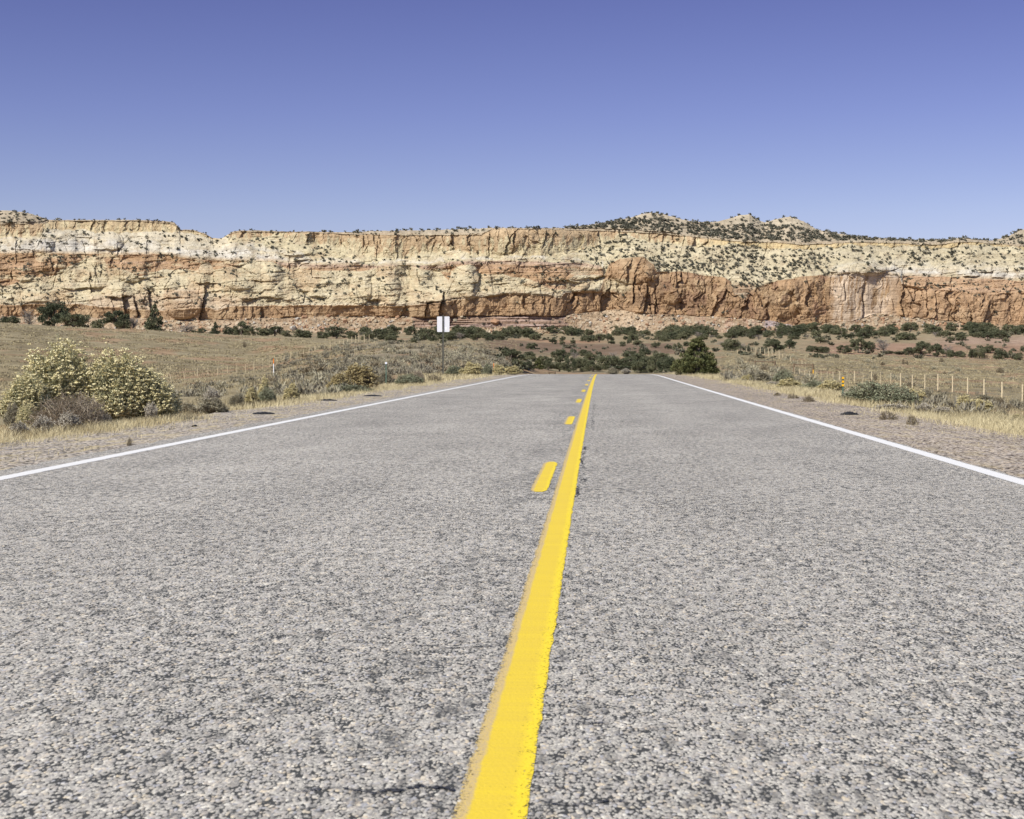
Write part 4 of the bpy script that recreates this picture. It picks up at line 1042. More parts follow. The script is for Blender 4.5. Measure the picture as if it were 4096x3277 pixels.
# just beyond the crest of the road
CG = "junipers beyond the crest of the road"
for a, b, t, y, k in ((2010, 2088, 1392, 1449, 'open'), (2080, 2142, 1405, 1446, 'round'), (2080, 2122, 1446, 1481, 'round'), (2118, 2136, 1460, 1481, 'round'), (2135, 2172, 1436, 1482, 'cone'), (2150, 2200, 1420, 1464, 'open'), (2208, 2274, 1393, 1452, 'open'), (2250, 2300, 1424, 1490, 'round'), (2300, 2352, 1422, 1490, 'round'), (2338, 2384, 1407, 1452, 'open'), (2383, 2405, 1405, 1434, 'round'), (2398, 2472, 1414, 1484, 'round'), (2500, 2560, 1400, 1460, 'open'), (2535, 2592, 1410, 1470, 'round'), (2525, 2600, 1445, 1494, 'round'), (2585, 2650, 1417, 1494, 'round'), (2630, 2698, 1420, 1495, 'round'), (2660, 2705, 1430, 1497, 'round'), (2450, 2520, 1462, 1487, 'round'), (2275, 2318, 1410, 1424, 'round'), (2040, 2090, 1440, 1470, 'round'), (2170, 2215, 1440, 1484, 'round'), (2215, 2262, 1446, 1490, 'open'), (2345, 2400, 1440, 1492, 'round'), (2440, 2490, 1420, 1478, 'open'), (2480, 2540, 1425, 1480, 'round'), (2555, 2610, 1425, 1480, 'open'), (2610, 2670, 1405, 1455, 'round'), (2100, 2140, 1420, 1450, 'round'), (2320, 2360, 1398, 1430, 'round'), (2560, 2600, 1396, 1425, 'round')):
    a, b, t = a - 5, b + 5, t - 4
    
    put_tree(a, b, t, y, k, "dark juniper in the dip beyond the crest of the road", CG, lod=0 if b - a > 45 else 1)
for a, b, t, y in ((2150, 2196, 1408, 1455), (2276, 2318, 1396, 1440), (2290, 2325, 1425, 1485), (2430, 2478, 1396, 1450), (2505, 2530, 1388, 1450), (2470, 2515, 1430, 1470)):
    put_tree(a, b, t, y, 'dead', "grey leafless tree among the junipers beyond the crest", "bare trees beyond the crest", name="dead_tree")
BK = "junipers scattered on the red-brown bank"
for a, b, t, y in ((2104, 2150, 1366, 1400), (2236, 2266, 1344, 1366), (2238, 2262, 1362, 1381), (2279, 2304, 1356, 1378), (2215, 2227, 1368, 1380), (2430, 2460, 1360, 1380), (2478, 2502, 1362, 1385), (2506, 2527, 1350, 1378), (2600, 2645, 1365, 1395), (2655, 2690, 1376, 1400), (2685, 2730, 1368, 1404), (2555, 2566, 1394, 1408), (2532, 2572, 1358, 1380), (2730, 2765, 1362, 1388)):
    put_tree(a, b, t, y, 'round', "round dark juniper on the red-brown bank below the cliff", BK)
# behind the edge of the right-hand field
put_tree(3388, 3450, 1340, 1414, 'open', "tall open-crowned juniper left of the big bare tree", lod=0)
put_tree(3486, 3550, 1338, 1418, 'dead', "tall bare dark-limbed tree standing at the field's far edge", lod=0)
put_tree(3628, 3704, 1358, 1424, 'open', "widest open-crowned juniper behind the right field, right of the bare tree", lod=0)
put_tree(3748, 3790, 1374, 1428, 'dead', "leaning grey snag between junipers at the field's far edge", lod=0)
RF = "junipers along the far edge of the right field"
for a, b, t, y, k in ((3050, 3134, 1349, 1411, 'open'), (3125, 3172, 1352, 1398, 'round'), (3216, 3262, 1378, 1412, 'round'), (3255, 3308, 1380, 1413, 'round'), (3340, 3396, 1376, 1415, 'round'), (3440, 3490, 1358, 1416, 'open'), (3512, 3560, 1402, 1421, 'round'), (3555, 3602, 1404, 1423, 'round'), (3594, 3640, 1386, 1424, 'round'), (3694, 3764, 1368, 1428, 'open'), (3760, 3800, 1395, 1430, 'round'), (3795, 3840, 1402, 1432, 'round'), (3850, 3886, 1392, 1434, 'round'), (3870, 3922, 1384, 1435, 'round'), (3908, 3952, 1371, 1415, 'open'), (3942, 4010, 1394, 1439, 'round'), (4005, 4024, 1400, 1425, 'round'), (4030, 4064, 1406, 1440, 'round'), (4066, 4110, 1416, 1446, 'round'), (4050, 4075, 1382, 1410, 'round'), (4080, 4100, 1372, 1395, 'round')):
    put_tree(a, b, t, y, k, "dark juniper along the far edge of the right-hand field", RF, lod=0 if b - a > 48 else 1)
put_tree(2860, 2930, 1350, 1400, 'dead', "grey bare tree in front of the dark junipers right of the cone-shaped one", lod=0)
put_tree(2925, 2985, 1360, 1402, 'dead', "smaller grey bare tree beside a dark juniper, left of the far fence posts", lod=0)
put_tree(2880, 2955, 1348, 1404, 'round', "dark juniper with grey twigs around it, right of the cone-shaped one", lod=0)
# the belt along the cliff foot
BELT = "junipers in the belt along the cliff foot"
n_b = 0
xs = np.concatenate((r_tree.uniform(1440, 2760, 98), r_tree.uniform(2640, 4130, 118)))
for x in xs:
    up = r_tree.random() < .6
    base = np.interp(x, [1400, 2000, 2700, 3200, 3700, 4100], [1342, 1346, 1342, 1340, 1335, 1330]) + r_tree.normal(0, 7) + (0 if up else r_tree.uniform(4, 28))
    if base < 1326: base = 1326 + r_tree.uniform(0, 6)
    w = r_tree.uniform(30, 66) * (1 if up else .8); h = np.clip(w * r_tree.uniform(.6, .9), 20, 44)
    put_tree(x - w / 2, x + w / 2, base - h, base, 'open' if r_tree.random() < .35 else 'round', "dark green juniper in the belt of trees along the cliff foot", BELT, lod=1 if w > 34 else 2)
for x in r_tree.uniform(1500, 4050, 16):
    base = np.interp(x, [1400, 2000, 2700, 3200, 3700, 4100], [1346, 1350, 1350, 1352, 1342, 1340]) + r_tree.normal(0, 8)
    w = r_tree.uniform(22, 46)
    put_tree(x - w / 2, x + w / 2, base - w * .8, base, 'dead', "grey bare tree in the belt along the cliff foot", "bare trees in the belt along the cliff foot", lod=1, name="dead_tree")

# scrub on the cliff: the larger ones one by one, the small ones as one mass
r = np.random.default_rng(404)
dens = np.choose(Lr, [.22, .03, .42, .5, .42, 1.0, .06, .8, 2.2]).astype(float)
dens = np.where((Lr == 5) & (PX > 2430) & (PX < 3300), 2.4, dens)
dens = np.where((Lr == 5) & (PX >= 3300), 1.1, dens)
dens = np.where((Lr == 5) & (PX < 900), .6, dens)
dens = np.where((Lr == 5) & (PX > 1420) & (PX < 2300), .35, dens)
dens = np.where(ledge, 1.3, dens)
dens = np.where((Lr == 8) & (PX > 2250) & (PX < 3950), 8.5, dens)
dens = np.where((Lr == 8) & (((PX > 2560) & (PX < 2660) & (PY < 880)) | ((PX > 2900) & (PX < 3010) & (PY < skyg + 24)) | ((PX > 3090) & (PX < 3240) & (PY < skyg + 30))), 1.0, dens)
PLT = [(2300, 800), (2480, 884), (2560, 876), (2640, 876), (2740, 893), (2860, 899), (3040, 906), (3200, 908), (3262, 930), (3300, 800), (3900, 800), (3960, 962), (4096, 940), (4400, 930)]
plt_ = curve(PX, PLT)
dens = np.where((Lr == 8) & (PY < plt_), .55, dens)
dens *= np.clip(.3 + 1.5 * vnoise(PX / 70, PY / 26, 301), .1, 2) * np.clip(.5 + 1.2 * sstep(.25, .0, dB[1]), .5, 2)
dens *= (PY < 1330) & (PX > -60) & (PX < 4160) & ((skyg < PY - 2))
dens *= dpy
cnt = 4300
flat = dens.ravel() / dens.sum()
sel = r.choice(flat.size, cnt, replace=False, p=flat)
sj, si = np.unravel_index(sel, dens.shape)
wpx = 5 + 11 * r.random(cnt) ** 2.2
hill = Lr[sj, si] == 8
wpx = np.where(hill, np.clip(wpx * 1.15, 6, 16), wpx)
# along the skyline
ssel = np.where((cpx > -50) & (cpx < 4150))[0]
ssel = ssel[r.random(len(ssel)) < np.interp(cpx[ssel], [0, 150, 180, 660, 700, 900, 1000, 1700, 1800, 2400, 2500, 3300, 3400, 4100], [.04, .06, .10, .16, .04, .03, .06, .12, .18, .22, .16, .2, .32, .25])]
sj = np.concatenate((sj, np.full(len(ssel), NR - 1))); si = np.concatenate((si, ssel))
wpx = np.concatenate((wpx, 5 + 11 * r.random(len(ssel)) ** 1.5))
order = np.argsort(-wpx)
sj, si, wpx = sj[order], si[order], wpx[order]
def tuft(seed, n, leaf):
    r = np.random.default_rng(seed)
    cl = r.normal(0, .26, (6, 3)) * np.array((1, 1, .5)) + np.array((0, 0, .42))
    d = unit(r.normal(size=(n, 3)))
    c = cl[r.integers(0, 6, n)] + d * r.uniform(.1, .3, (n, 1)) * np.array((1, 1, .9))
    c[:, 2] = np.maximum(c[:, 2], .0)
    return leaf_quads(c, leaf, r, axis=d + np.array((0, 0, .6)), slim=.55)
tufts = [tuft(600 + i, 110, .15) for i in range(6)]
small = [tuft(620 + i, 34, .24) for i in range(6)]
tuft_me = [mesh_np("cliff_shrub", v, q, None, MAT['scrub']) for v, q in tufts]
sv, sq, nn = [], [], 0
for k in range(len(sj)):
    j, i = sj[k], si[k]
    w = wpx[k] * depth[j, i] / F
    P = np.array((CX[j, i], depth[j, i] + (.3 if j == NR - 1 else -.1 * w), CZ[j, i] - .12 * w))
    hs = r.uniform(.65, 1.05)
    if k < 260:
        lay_ = Lr[j, i]
        o = link("cliff_shrub", tuft_me[k % 6], None, P)
        o.scale = (w, w, w * hs); o.rotation_euler = (0, 0, r.uniform(0, 6.28))
        if lay_ == 8 or j == NR - 1: tag(o, "dark shrub on the mesa top above the cliff rim", "shrub", "shrubs on the mesa top")
        elif lay_ in (5, 6, 7): tag(o, "dark shrub on the yellow slope below the cliff rim", "shrub", "shrubs on the upper slope")
        elif lay_ in (2, 3, 4): tag(o, "dark shrub on the bare rock ledges halfway up the cliff", "shrub", "shrubs on the rock ledges")
        else: tag(o, "dark shrub on the talus and red rock low on the cliff", "shrub", "shrubs low on the cliff")
    else:
        v, q = small[k % 6]
        a = r.uniform(0, 6.28); ca, sa = math.cos(a), math.sin(a)
        v2 = np.stack((v[:, 0] * ca - v[:, 1] * sa, v[:, 0] * sa + v[:, 1] * ca, v[:, 2] * hs), -1) * w + P
        sv.append(v2); sq.append(q + nn); nn += len(v2)
tag(link("cliff_scrub", mesh_np("cliff_scrub", np.concatenate(sv), np.concatenate(sq), None, MAT['scrub'])), kind='stuff')

r = np.random.default_rng(919)
MAT['valley'] = leaf_mat("valley scrub", (.075, .082, .050), (.19, .175, .12), 0.12)
vv, vq, nn = [], [], 0
px = np.concatenate((r.uniform(1380, 4140, 420), r.uniform(1960, 2720, 130), r.uniform(2850, 4140, 120)))
py = np.concatenate((np.interp(px[:420], [1400, 2000, 2700, 3200, 3700, 4100], [1344, 1350, 1346, 1344, 1340, 1335]) + r.normal(2, 9, 420), r.uniform(1385, 1492, 130), r.uniform(1350, 1440, 120)))
ok = (py > 1326) & (vnoise(px / 60, py / 12, 84) > .3)
X, Y, z = hit(px[ok], py[ok])
for x, y, zz in zip(X, Y, z):
    if y < 150 or (-9 < x < 9 and y < 260): continue
    w = r.uniform(.7, 2.6) * (1 if y > 350 else .7)
    v, q = tufts[int(r.integers(6))] if w > 1.4 else small[int(r.integers(6))]
    a = r.uniform(0, 6.28); ca, sa = math.cos(a), math.sin(a)
    v2 = np.stack((v[:, 0] * ca - v[:, 1] * sa, v[:, 0] * sa + v[:, 1] * ca, v[:, 2] * r.uniform(.6, .9)), -1) * w + np.array((x, y, zz - .06 * w))
    vv.append(v2); vq.append(q + nn); nn += len(v2)
tag(link("valley_scrub", mesh_np("valley_scrub", np.concatenate(vv), np.concatenate(vq), None, MAT['valley'])), kind='stuff')

# ------------------------------------------------------------------ shrubs near the road
def shrub_parts(kind, seed):
    """stems, leaves and flower heads of a shrub one metre wide and one metre high"""
    r = np.random.default_rng(seed)
    P = dict(n=320, sub=4, spread=1.0, stem=.0035, leafn=10, leaf=.022, fl=9, fls=.016, low=0.0, curve=.12)
    P.update({'rabbit': dict(n=330, sub=4, fl=15, fls=.0115, leafn=12, leaf=.028, low=.15),
              'gold': dict(n=190, sub=5, fl=9, fls=.022, leafn=8, leaf=.022, curve=.2),
              'brown': dict(n=210, sub=5, fl=9, fls=.022, leafn=8, leaf=.022, curve=.2),
              'sage': dict(n=200, sub=4, fl=0, leafn=26, leaf=.030, curve=.14),
              'green': dict(n=320, sub=4, fl=0, leafn=30, leaf=.026, curve=.16),
              'silver': dict(n=130, sub=4, fl=0, leafn=26, leaf=.034, curve=.10),
              'twig': dict(n=420, sub=4, fl=0, leafn=0, curve=.30, stem=.0032),
              'weed': dict(n=120, sub=3, fl=0, leafn=14, leaf=.035, curve=.15)}[kind])
    n = P['n']
    a = r.uniform(0, 2 * np.pi, n); rad = np.sqrt(r.random(n))
    lump = 1 + .16 * np.sin(a * 3 + seed) + .10 * np.sin(a * 5 + 2 * seed)
    th = rad * (1.40 if kind != 'silver' else 1.0)                       # lean from upright
    tipr = .5 * np.sin(th) * lump * r.uniform(.86, 1.04, n)
    tipz = (np.cos(th) * .92 + .06) * r.uniform(.82, 1.04, n) * (1 + .09 * np.sin(a * 2 + seed * 1.7))
    inner = r.random(n) < .25
    tipr = np.where(inner, tipr * r.uniform(.5, .9, n), tipr); tipz = np.where(inner, tipz * r.uniform(.55, .9, n), tipz)
    tip = np.stack((tipr * np.cos(a), tipr * np.sin(a), np.maximum(tipz, .05)), -1)
    base = np.stack((.10 * rad * np.cos(a), .10 * rad * np.sin(a), np.zeros(n) - .03), -1)
    mid = (base + tip) / 2 + r.normal(0, P['curve'] * .25, (n, 3)) + np.stack((.05 * np.cos(a), .05 * np.sin(a), np.full(n, .02)), -1)
    segs = [(base, mid, P['stem'] * 2.2), (mid, tip, P['stem'] * 1.4)]
    tips = [tip]; dirs = [unit(tip - mid)]; lines = [(base * .4 + mid * .6, tip)]
    for s in range(P['sub']):
        f = r.uniform(.35, .85, (n, 1)); st = mid * (1 - f) + tip * f
        L = np.linalg.norm(tip - mid, axis=1, keepdims=True) * r.uniform(.45, .8, (n, 1))
        dd = unit(unit(tip - mid) + r.normal(0, .42 if kind != 'twig' else .75, (n, 3)))
        e = st + dd * L; e[:, 2] = np.maximum(e[:, 2], .03)
        segs.append((st, e, P['stem'])); tips.append(e); dirs.append(dd); lines.append((st, e))
    lobes = unit(r.normal(size=(13, 3)) * np.array((1, 1, .8)) + np.array((0, 0, .45)))
    def lim(q):
        e = q / np.array((.54, .54, 1.0)); d = unit(e)
        near = (d @ lobes.T).max(1, keepdims=True)
        cap = (.76 + .34 * sstep(.80, .99, near)) * r.uniform(.86, 1.10, (len(q), 1))
        return q / np.maximum(1, np.linalg.norm(e, axis=1, keepdims=True) / cap)
    segs = [(s, lim(e), w) for s, e, w in segs]; tips = [lim(q) for q in tips]; lines = [(s, lim(e)) for s, e in lines]
    st_g = Geo()
    for s, e, w in segs:
        d = unit(e - s); o = unit(np.cross(d, r.normal(size=d.shape)))
        o2 = np.cross(d, o)
        v = np.stack((s - o * w, s + o * w, e + o * w * .4, e - o * w * .4), 1).reshape(-1, 3)
        st_g.add(v, np.arange(len(s) * 4).reshape(-1, 4))
        v = np.stack((s - o2 * w, s + o2 * w, e + o2 * w * .4, e - o2 * w * .4), 1).reshape(-1, 3)
        st_g.add(v, np.arange(len(s) * 4).reshape(-1, 4))
    lf = None
    if P['leafn']:
        lf = Geo()
        for s, e in lines:
            k = max(1, P['leafn'] // len(lines))
            for _ in range(k):
                f = r.uniform(.15, 1.0, (n, 1)); c = s * (1 - f) + e * f + r.normal(0, .008, (n, 3))
                v, q = leaf_quads(c, P['leaf'], r, axis=unit(e - s) + .5 * unit(r.normal(size=(n, 3))), slim=.22 if kind in ('rabbit', 'gold', 'brown') else .3)
                lf.add(v, q)
    fg = None
    if P['fl']:
        fg = Geo()
        t = np.concatenate(tips); dd = np.concatenate(dirs)
        t_keep = (t[:, 2] > P['low'] * .5) & (r.random(len(t)) < .86)
        t = t[t_keep]; dd = dd[t_keep]
        for _ in range(P['fl']):
            off = r.normal(0, 1, t.shape) * np.array((1, 1, .35)) * P['fls'] * 1.05
            v, q = leaf_quads(t + off, P['fls'], r, flat=.0, axis=unit(r.normal(size=t.shape) * np.array((1, 1, .45))), slim=.75)
            fg.add(v, q)
    return st_g, lf, fg
SH_M = {'rabbit': ('stem_green', 'stem_green', 'fl_cream'), 'gold': ('stem_brown', 'lf_green', 'fl_gold'), 'brown': ('stem_brown', 'lf_brown', 'fl_brown'), 'sage': ('stem_brown', 'lf_sage', None), 'green': ('stem_brown', 'lf_green', None), 'silver': ('stem_brown', 'lf_silver', None), 'twig': ('twig_tan', None, None), 'weed': ('stem_brown', 'lf_brown', None)}
SHR = {}
def shrub_proto(kind, var):
    if (kind, var) not in SHR:
        s, l, f = shrub_parts(kind, 40 + var * 13 + len(kind))
        mm = SH_M[kind]
        SHR[(kind, var)] = [("stems", s.mesh("stems", MAT[mm[0]]))] + ([("leaves", l.mesh("leaves", MAT[mm[1]]))] if l else []) + ([("flower_heads", f.mesh("flower_heads", MAT[mm[2]]))] if f else [])
    return SHR[(kind, var)]
r_sh = np.random.default_rng(15)
NAMES = {'rabbit': 'rabbitbrush', 'gold': 'rabbitbrush', 'brown': 'rabbitbrush', 'sage': 'sagebrush', 'green': 'saltbush', 'silver': 'sagebrush', 'twig': 'dry_bush', 'weed': 'weed_clump'}
def put_shrub(px0, px1, ytop, ybase, kind, label, group=None, Y=None, var=None, sy=1.0):
    px = (px0 + px1) / 2
    if Y is None:
        X, Yh, z = hit(px, ybase); X, Yh, z = X[0], Yh[0], z[0]
    else:
        Yh = Y; X = (px - PX0) / F * Y; z = float(zland(X, Y))
    h = CAMZ + (PY0 - ytop) / F * Yh - z; w = (px1 - px0) / F * Yh
    o = empty(NAMES[kind], (X, Yh, z), r_sh.uniform(0, 6.28) if sy == 1 else 0)
    o.scale = (w * 1.05, w * 1.05 * sy, h * 1.03)
    for nm, me in shrub_proto(kind, int(r_sh.integers(2)) if var is None else var): link(nm, me, o)
    return tag(o, label, "shrub", group)
put_shrub(45, 350, 1376, 1670, 'rabbit', "tallest rabbitbrush in cream bloom, left of the pair by the road", Y=25.5, var=0)
put_shrub(290, 575, 1408, 1660, 'rabbit', "wide rabbitbrush in cream bloom, right of the tallest one", Y=25.6, var=1)
put_shrub(450, 698, 1482, 1655, 'rabbit', "lower rabbitbrush at the right end of the blooming clump", Y=25.8, var=0)
put_shrub(-50, 190, 1505, 1690, 'rabbit', "leaning rabbitbrush with few flowers at the far left edge", Y=24.6, var=1)
put_shrub(30, 110, 1620, 1720, 'rabbit', "small rabbitbrush below the leaning one beside silvery sage", Y=23.2, var=0)
put_shrub(90, 420, 1572, 1715, 'twig', "grey tangled leafless bush in front of the blooming rabbitbrush", Y=22.8)
put_shrub(80, 195, 1668, 1745, 'silver', "pale silver sage cushion at the grass edge in front of the tangled bush", Y=20.9)
put_shrub(190, 300, 1655, 1735, 'silver', "greyish silver sage right of the pale cushion under the tangled bush", Y=21.5)
put_shrub(-10, 85, 1690, 1770, 'silver', "dull silver sage at the left photo edge by the grass", Y=20.4)
put_shrub(-30, 45, 1615, 1700, 'sage', "grey sage behind the silver ones at the left photo edge", Y=23.8)
put_shrub(550, 615, 1612, 1665, 'silver', "small upright silver sage in front of the lower rabbitbrush", Y=25.0)
put_shrub(370, 420, 1655, 1700, 'silver', "tiny silver sage between the tangled bush and the grass", Y=23.3)
put_shrub(788, 872, 1550, 1650, 'silver', "upright pale sage standing alone at the grass edge", Y=30.5)
put_shrub(760, 905, 1592, 1668, 'sage', "darker grey sage at the foot of the upright pale sage", Y=29.5)
put_shrub(690, 790, 1610, 1668, 'sage', "low grey sage between the rabbitbrush clump and the upright pale sage", Y=30.0)
put_shrub(968, 1020, 1552, 1612, 'gold', "small golden rabbitbrush left of the taller green and gold one", Y=36)
put_shrub(1005, 1100, 1552, 1612, 'green', "low green bush with a golden top behind the small golden one", Y=37)
put_shrub(1018, 1072, 1512, 1605, 'gold', "tall golden stems growing through the low green bush", Y=37.3)
put_shrub(1122, 1188, 1538, 1598, 'gold', "small round golden bush between green bush and brown thicket", Y=38)
put_shrub(900, 968, 1570, 1625, 'sage', "low grey sage left of the golden bushes", Y=36)
put_shrub(1370, 1500, 1462, 1552, 'brown', "dark golden-brown thicket beside the green reflector post", Y=53)
put_shrub(1303, 1400, 1500, 1560, 'brown', "lower left lobe of golden-brown brush in front of the thicket", Y=50)
put_shrub(1300, 1480, 1535, 1572, 'green', "low green growth at the foot of the golden-brown thicket", Y=49)
put_shrub(1488, 1580, 1488, 1545, 'sage', "grey-green sage around the foot of the green reflector post", Y=66)
put_shrub(1575, 1690, 1492, 1545, 'green', "dull green brush right of the green reflector post", Y=62)
put_shrub(1690, 1775, 1498, 1532, 'weed', "dry grey-brown brush just left of the sign post", Y=72)
put_shrub(1640, 1700, 1482, 1530, 'twig', "bleached twiggy brush between reflector post and sign post", Y=68)
put_shrub(1842, 1930, 1452, 1502, 'gold', "pale golden rabbitbrush right of the sign post", Y=97)
put_shrub(1780, 1860, 1460, 1502, 'green', "grey-green sage just right of the sign post's foot", Y=98)
put_shrub(1925, 1970, 1455, 1495, 'green', "grey-green sage between two pale golden bushes past the sign", Y=102)
put_shrub(1965, 2020, 1458, 1495, 'gold', "pale golden bush near the vanishing left edge line", Y=105)
put_shrub(2015, 2085, 1465, 1493, 'gold', "low pale golden bush right at the crest by the left edge line", Y=112)
put_shrub(2425, 2475, 1470, 1498, 'sage', "pale grey-green sage in the dip, left of two right of the centre line", Y=140)
put_shrub(2478, 2528, 1474, 1498, 'silver', "pale grey sage in the dip, right of two right of the centre line", Y=138)
put_shrub(3078, 3172, 1474, 1540, 'green', "round grey-green bush in front of the timber braces", Y=86)
put_shrub(2945, 3085, 1484, 1535, 'sage', "wide low grey-green brush right of the cone-shaped juniper", Y=80)
put_shrub(2960, 3010, 1500, 1530, 'gold', "small yellow bush within the low grey-green brush", Y=78)
put_shrub(3098, 3205, 1515, 1572, 'gold', "bright golden bush at the right grass edge, left of the yellow marker", Y=56)
put_shrub(3195, 3295, 1520, 1582, 'green', "green brush between the two golden bushes left of the yellow marker", Y=54)
put_shrub(3250, 3360, 1522, 1590, 'gold', "golden bush directly left of the yellow-topped marker", Y=53)
put_shrub(3055, 3110, 1525, 1558, 'silver', "low silver sage left of the bright golden bush", Y=60)
put_shrub(3370, 3600, 1518, 1640, 'green', "largest grey-green saltbush right of the yellow-topped marker", Y=37, var=0)
put_shrub(3480, 3672, 1548, 1655, 'green', "lower right lobe of the largest saltbush", Y=36.5, var=1)
put_shrub(3595, 3688, 1558, 1620, 'gold', "golden bush peeking out right of the largest saltbush", Y=40)
put_shrub(3350, 3425, 1558, 1612, 'silver', "dry silver sage at the foot of the yellow-topped marker", Y=39)
put_shrub(3640, 3720, 1610, 1672, 'silver', "silver sage right of the largest saltbush, left of two", Y=31)
put_shrub(3705, 3790, 1625, 1675, 'silver', "low silver sage right of the largest saltbush, right of two", Y=30.5)
put_shrub(3470, 3640, 1615, 1655, 'silver', "long low silver sage in front of the largest saltbush", Y=32)
put_shrub(3798, 3890, 1580, 1665, 'gold', "tall part of the golden bush near the right photo edge", Y=35)
put_shrub(3860, 3948, 1598, 1668, 'gold', "lower right part of the golden bush near the right photo edge", Y=34.6)
put_shrub(4010, 4070, 1655, 1692, 'gold', "small low golden bush near the right photo edge", Y=30)
put_shrub(3940, 4010, 1635, 1675, 'sage', "low grey sage between the golden bushes at the right", Y=33)
for a, b, t, y, w_ in ((3495, 3578, 1640, 1672, "left"), (3608, 3658, 1655, 1692, "right")):
    put_shrub(a, b, t, y, 'weed', f"dark dry weed clump at the gravel edge, {w_} of two below the saltbush", Y=6140 / (y + 4 - 1440))
for a, b, t, y in ((3198, 3260, 1580, 1606), (3138, 3192, 1572, 1593), (3085, 3120, 1568, 1582)):
    put_shrub(a, b, t, y, 'weed', "low dry brown weed clump in the right grass verge", "weed clumps in the right verge", Y=6140 / (y - 1440))
put_shrub(478, 505, 1752, 1785, 'weed', "single small weed growing in the gravel of the left shoulder", Y=17.9)
for a, b, t, y in ((3650, 3720, 1555, 1600), (3700, 3770, 1570, 1610), (3660, 3720, 1585, 1622), (3880, 3945, 1575, 1612), (3940, 4000, 1585, 1625), (4000, 4070, 1590, 1640), (4040, 4110, 1600, 1650), (3970, 4040, 1610, 1655), (3740, 3800, 1600, 1640), (4060, 4120, 1550, 1595)):
    put_shrub(a, b, t, y, 'sage' if r_sh.random() < .7 else 'weed', "grey-brown brush below the right fence", "grey brush below the right fence")

# sagebrush over the mound and the fields
sg = []
for i in range(5):
    rr = np.random.default_rng(700 + i)
    n = 170
    d = unit(rr.normal(size=(n, 3))); d[:, 2] = np.abs(d[:, 2])
    c = d * rr.uniform(.5, 1, (n, 1)) * np.array((.48, .48, .85)) * (1 + .2 * np.sin(4 * np.arctan2(d[:, 1:2], d[:, :1]) + i))
    v, q = leaf_quads(c, .13, rr, axis=d + np.array((0, 0, .8)), slim=.22)
    sg.append(mesh_np("sagebrush", v, q, None, MAT['lf_sage'] if i != 2 else MAT['lf_brown']))
r = np.random.default_rng(88)
def scatter(n, x0, x1, y0, y1, wmin, wmax, label, group, fn=None):
    px = r.uniform(x0, x1, n * 3); py = r.uniform(y0, y1, n * 3)
    ok = vnoise(px / 90, py / 20, 81) > .42
    if fn is not None: ok &= fn(px, py)
    px, py = px[ok][:n], py[ok][:n]
    X, Y, z = hit(px, py)
    for x, y, zz in zip(X, Y, z):
        if y > 600 or (-6.9 < x < 5.6 and y < 200): continue
        w = r.uniform(wmin, wmax)
        o = link("sagebrush", sg[int(r.integers(5))], None, (x, y, zz - .03))
        o.scale = (w, w, w * r.uniform(.5, .8)); o.rotation_euler = (0, 0, r.uniform(0, 6.28))
        tag(o, label, "shrub", group)
scatter(210, 1080, 2040, 1368, 1500, .5, 1.5, "grey sagebrush on the mound behind the sign", "sagebrush on the mound", lambda x, y: (y > 1440 - (x - 1080) * .2) & (y > 1362 + np.clip(x - 1880, 0, 200) * .5))
scatter(45, 700, 1350, 1500, 1600, .4, 1.0, "low grey sagebrush below the left fence", "sagebrush below the left fence", lambda x, y: y > 1570 - (x - 650) * .17)
scatter(55, 2900, 3180, 1405, 1500, .7, 1.7, "grey sagebrush on the rise left of the timber braces", "sagebrush left of the timber braces")
scatter(50, 3200, 4096, 1425, 1545, .5, 1.5, "grey-green sagebrush dotting the right-hand field", "sagebrush in the right field")
lb_v, lb_q, nn = [], [], 0
lb_t = []
for i in range(6):
    rr = np.random.default_rng(750 + i); n = 44
    d = unit(rr.normal(size=(n, 3))); d[:, 2] = np.abs(d[:, 2])
    lb_t.append(leaf_quads(d * rr.uniform(.35, 1, (n, 1)) * np.array((.5, .5, .9)), .17, rr, axis=d + np.array((0, 0, .9)), slim=.26))
for n, x0, x1, y0, y1, w0, w1, fn in (
        (1500, 1080, 2060, 1362, 1505, .35, 1.1, lambda x, y: y > 1440 - (x - 1080) * .2),
        (750, 640, 1480, 1420, 1600, .25, .8, lambda x, y: y > 1545 - (x - 650) * .2),
        (500, 2880, 3240, 1400, 1530, .3, .9, lambda x, y: x > 0),
        (330, 3560, 4140, 1545, 1660, .2, .6, lambda x, y: x > 0),
        (900, 3100, 4140, 1410, 1560, .2, .6, lambda x, y: x > 0),
        (260, -40, 1400, 1300, 1480, .25, .6, lambda x, y: y < 1520 - x * .13)):
    px = r.uniform(x0, x1, n * 2); py = r.uniform(y0, y1, n * 2)
    ok = fn(px, py) & (vnoise(px / 70, py / 18, 83) > .36)
    px, py = px[ok][:n], py[ok][:n]
    X, Y, z = hit(px, py)
    for x, y, zz in zip(X, Y, z):
        if y > 560 or (-7.6 < x < 6.4 and y < 215): continue
        v, q = lb_t[int(r.integers(6))]; w = r.uniform(w0, w1)
        lb_v.append(v * np.array((w, w, w * r.uniform(.4, .75))) + np.array((x, y, zz - .03))); lb_q.append(q + nn); nn += len(v)
tag(link("low_brush", mesh_np("low_brush", np.concatenate(lb_v), np.concatenate(lb_q), None, MAT['brush'])), kind='stuff')
put_shrub(957, 976, 1364, 1388, 'weed', "small dark dry plant alone on the grassy slope")
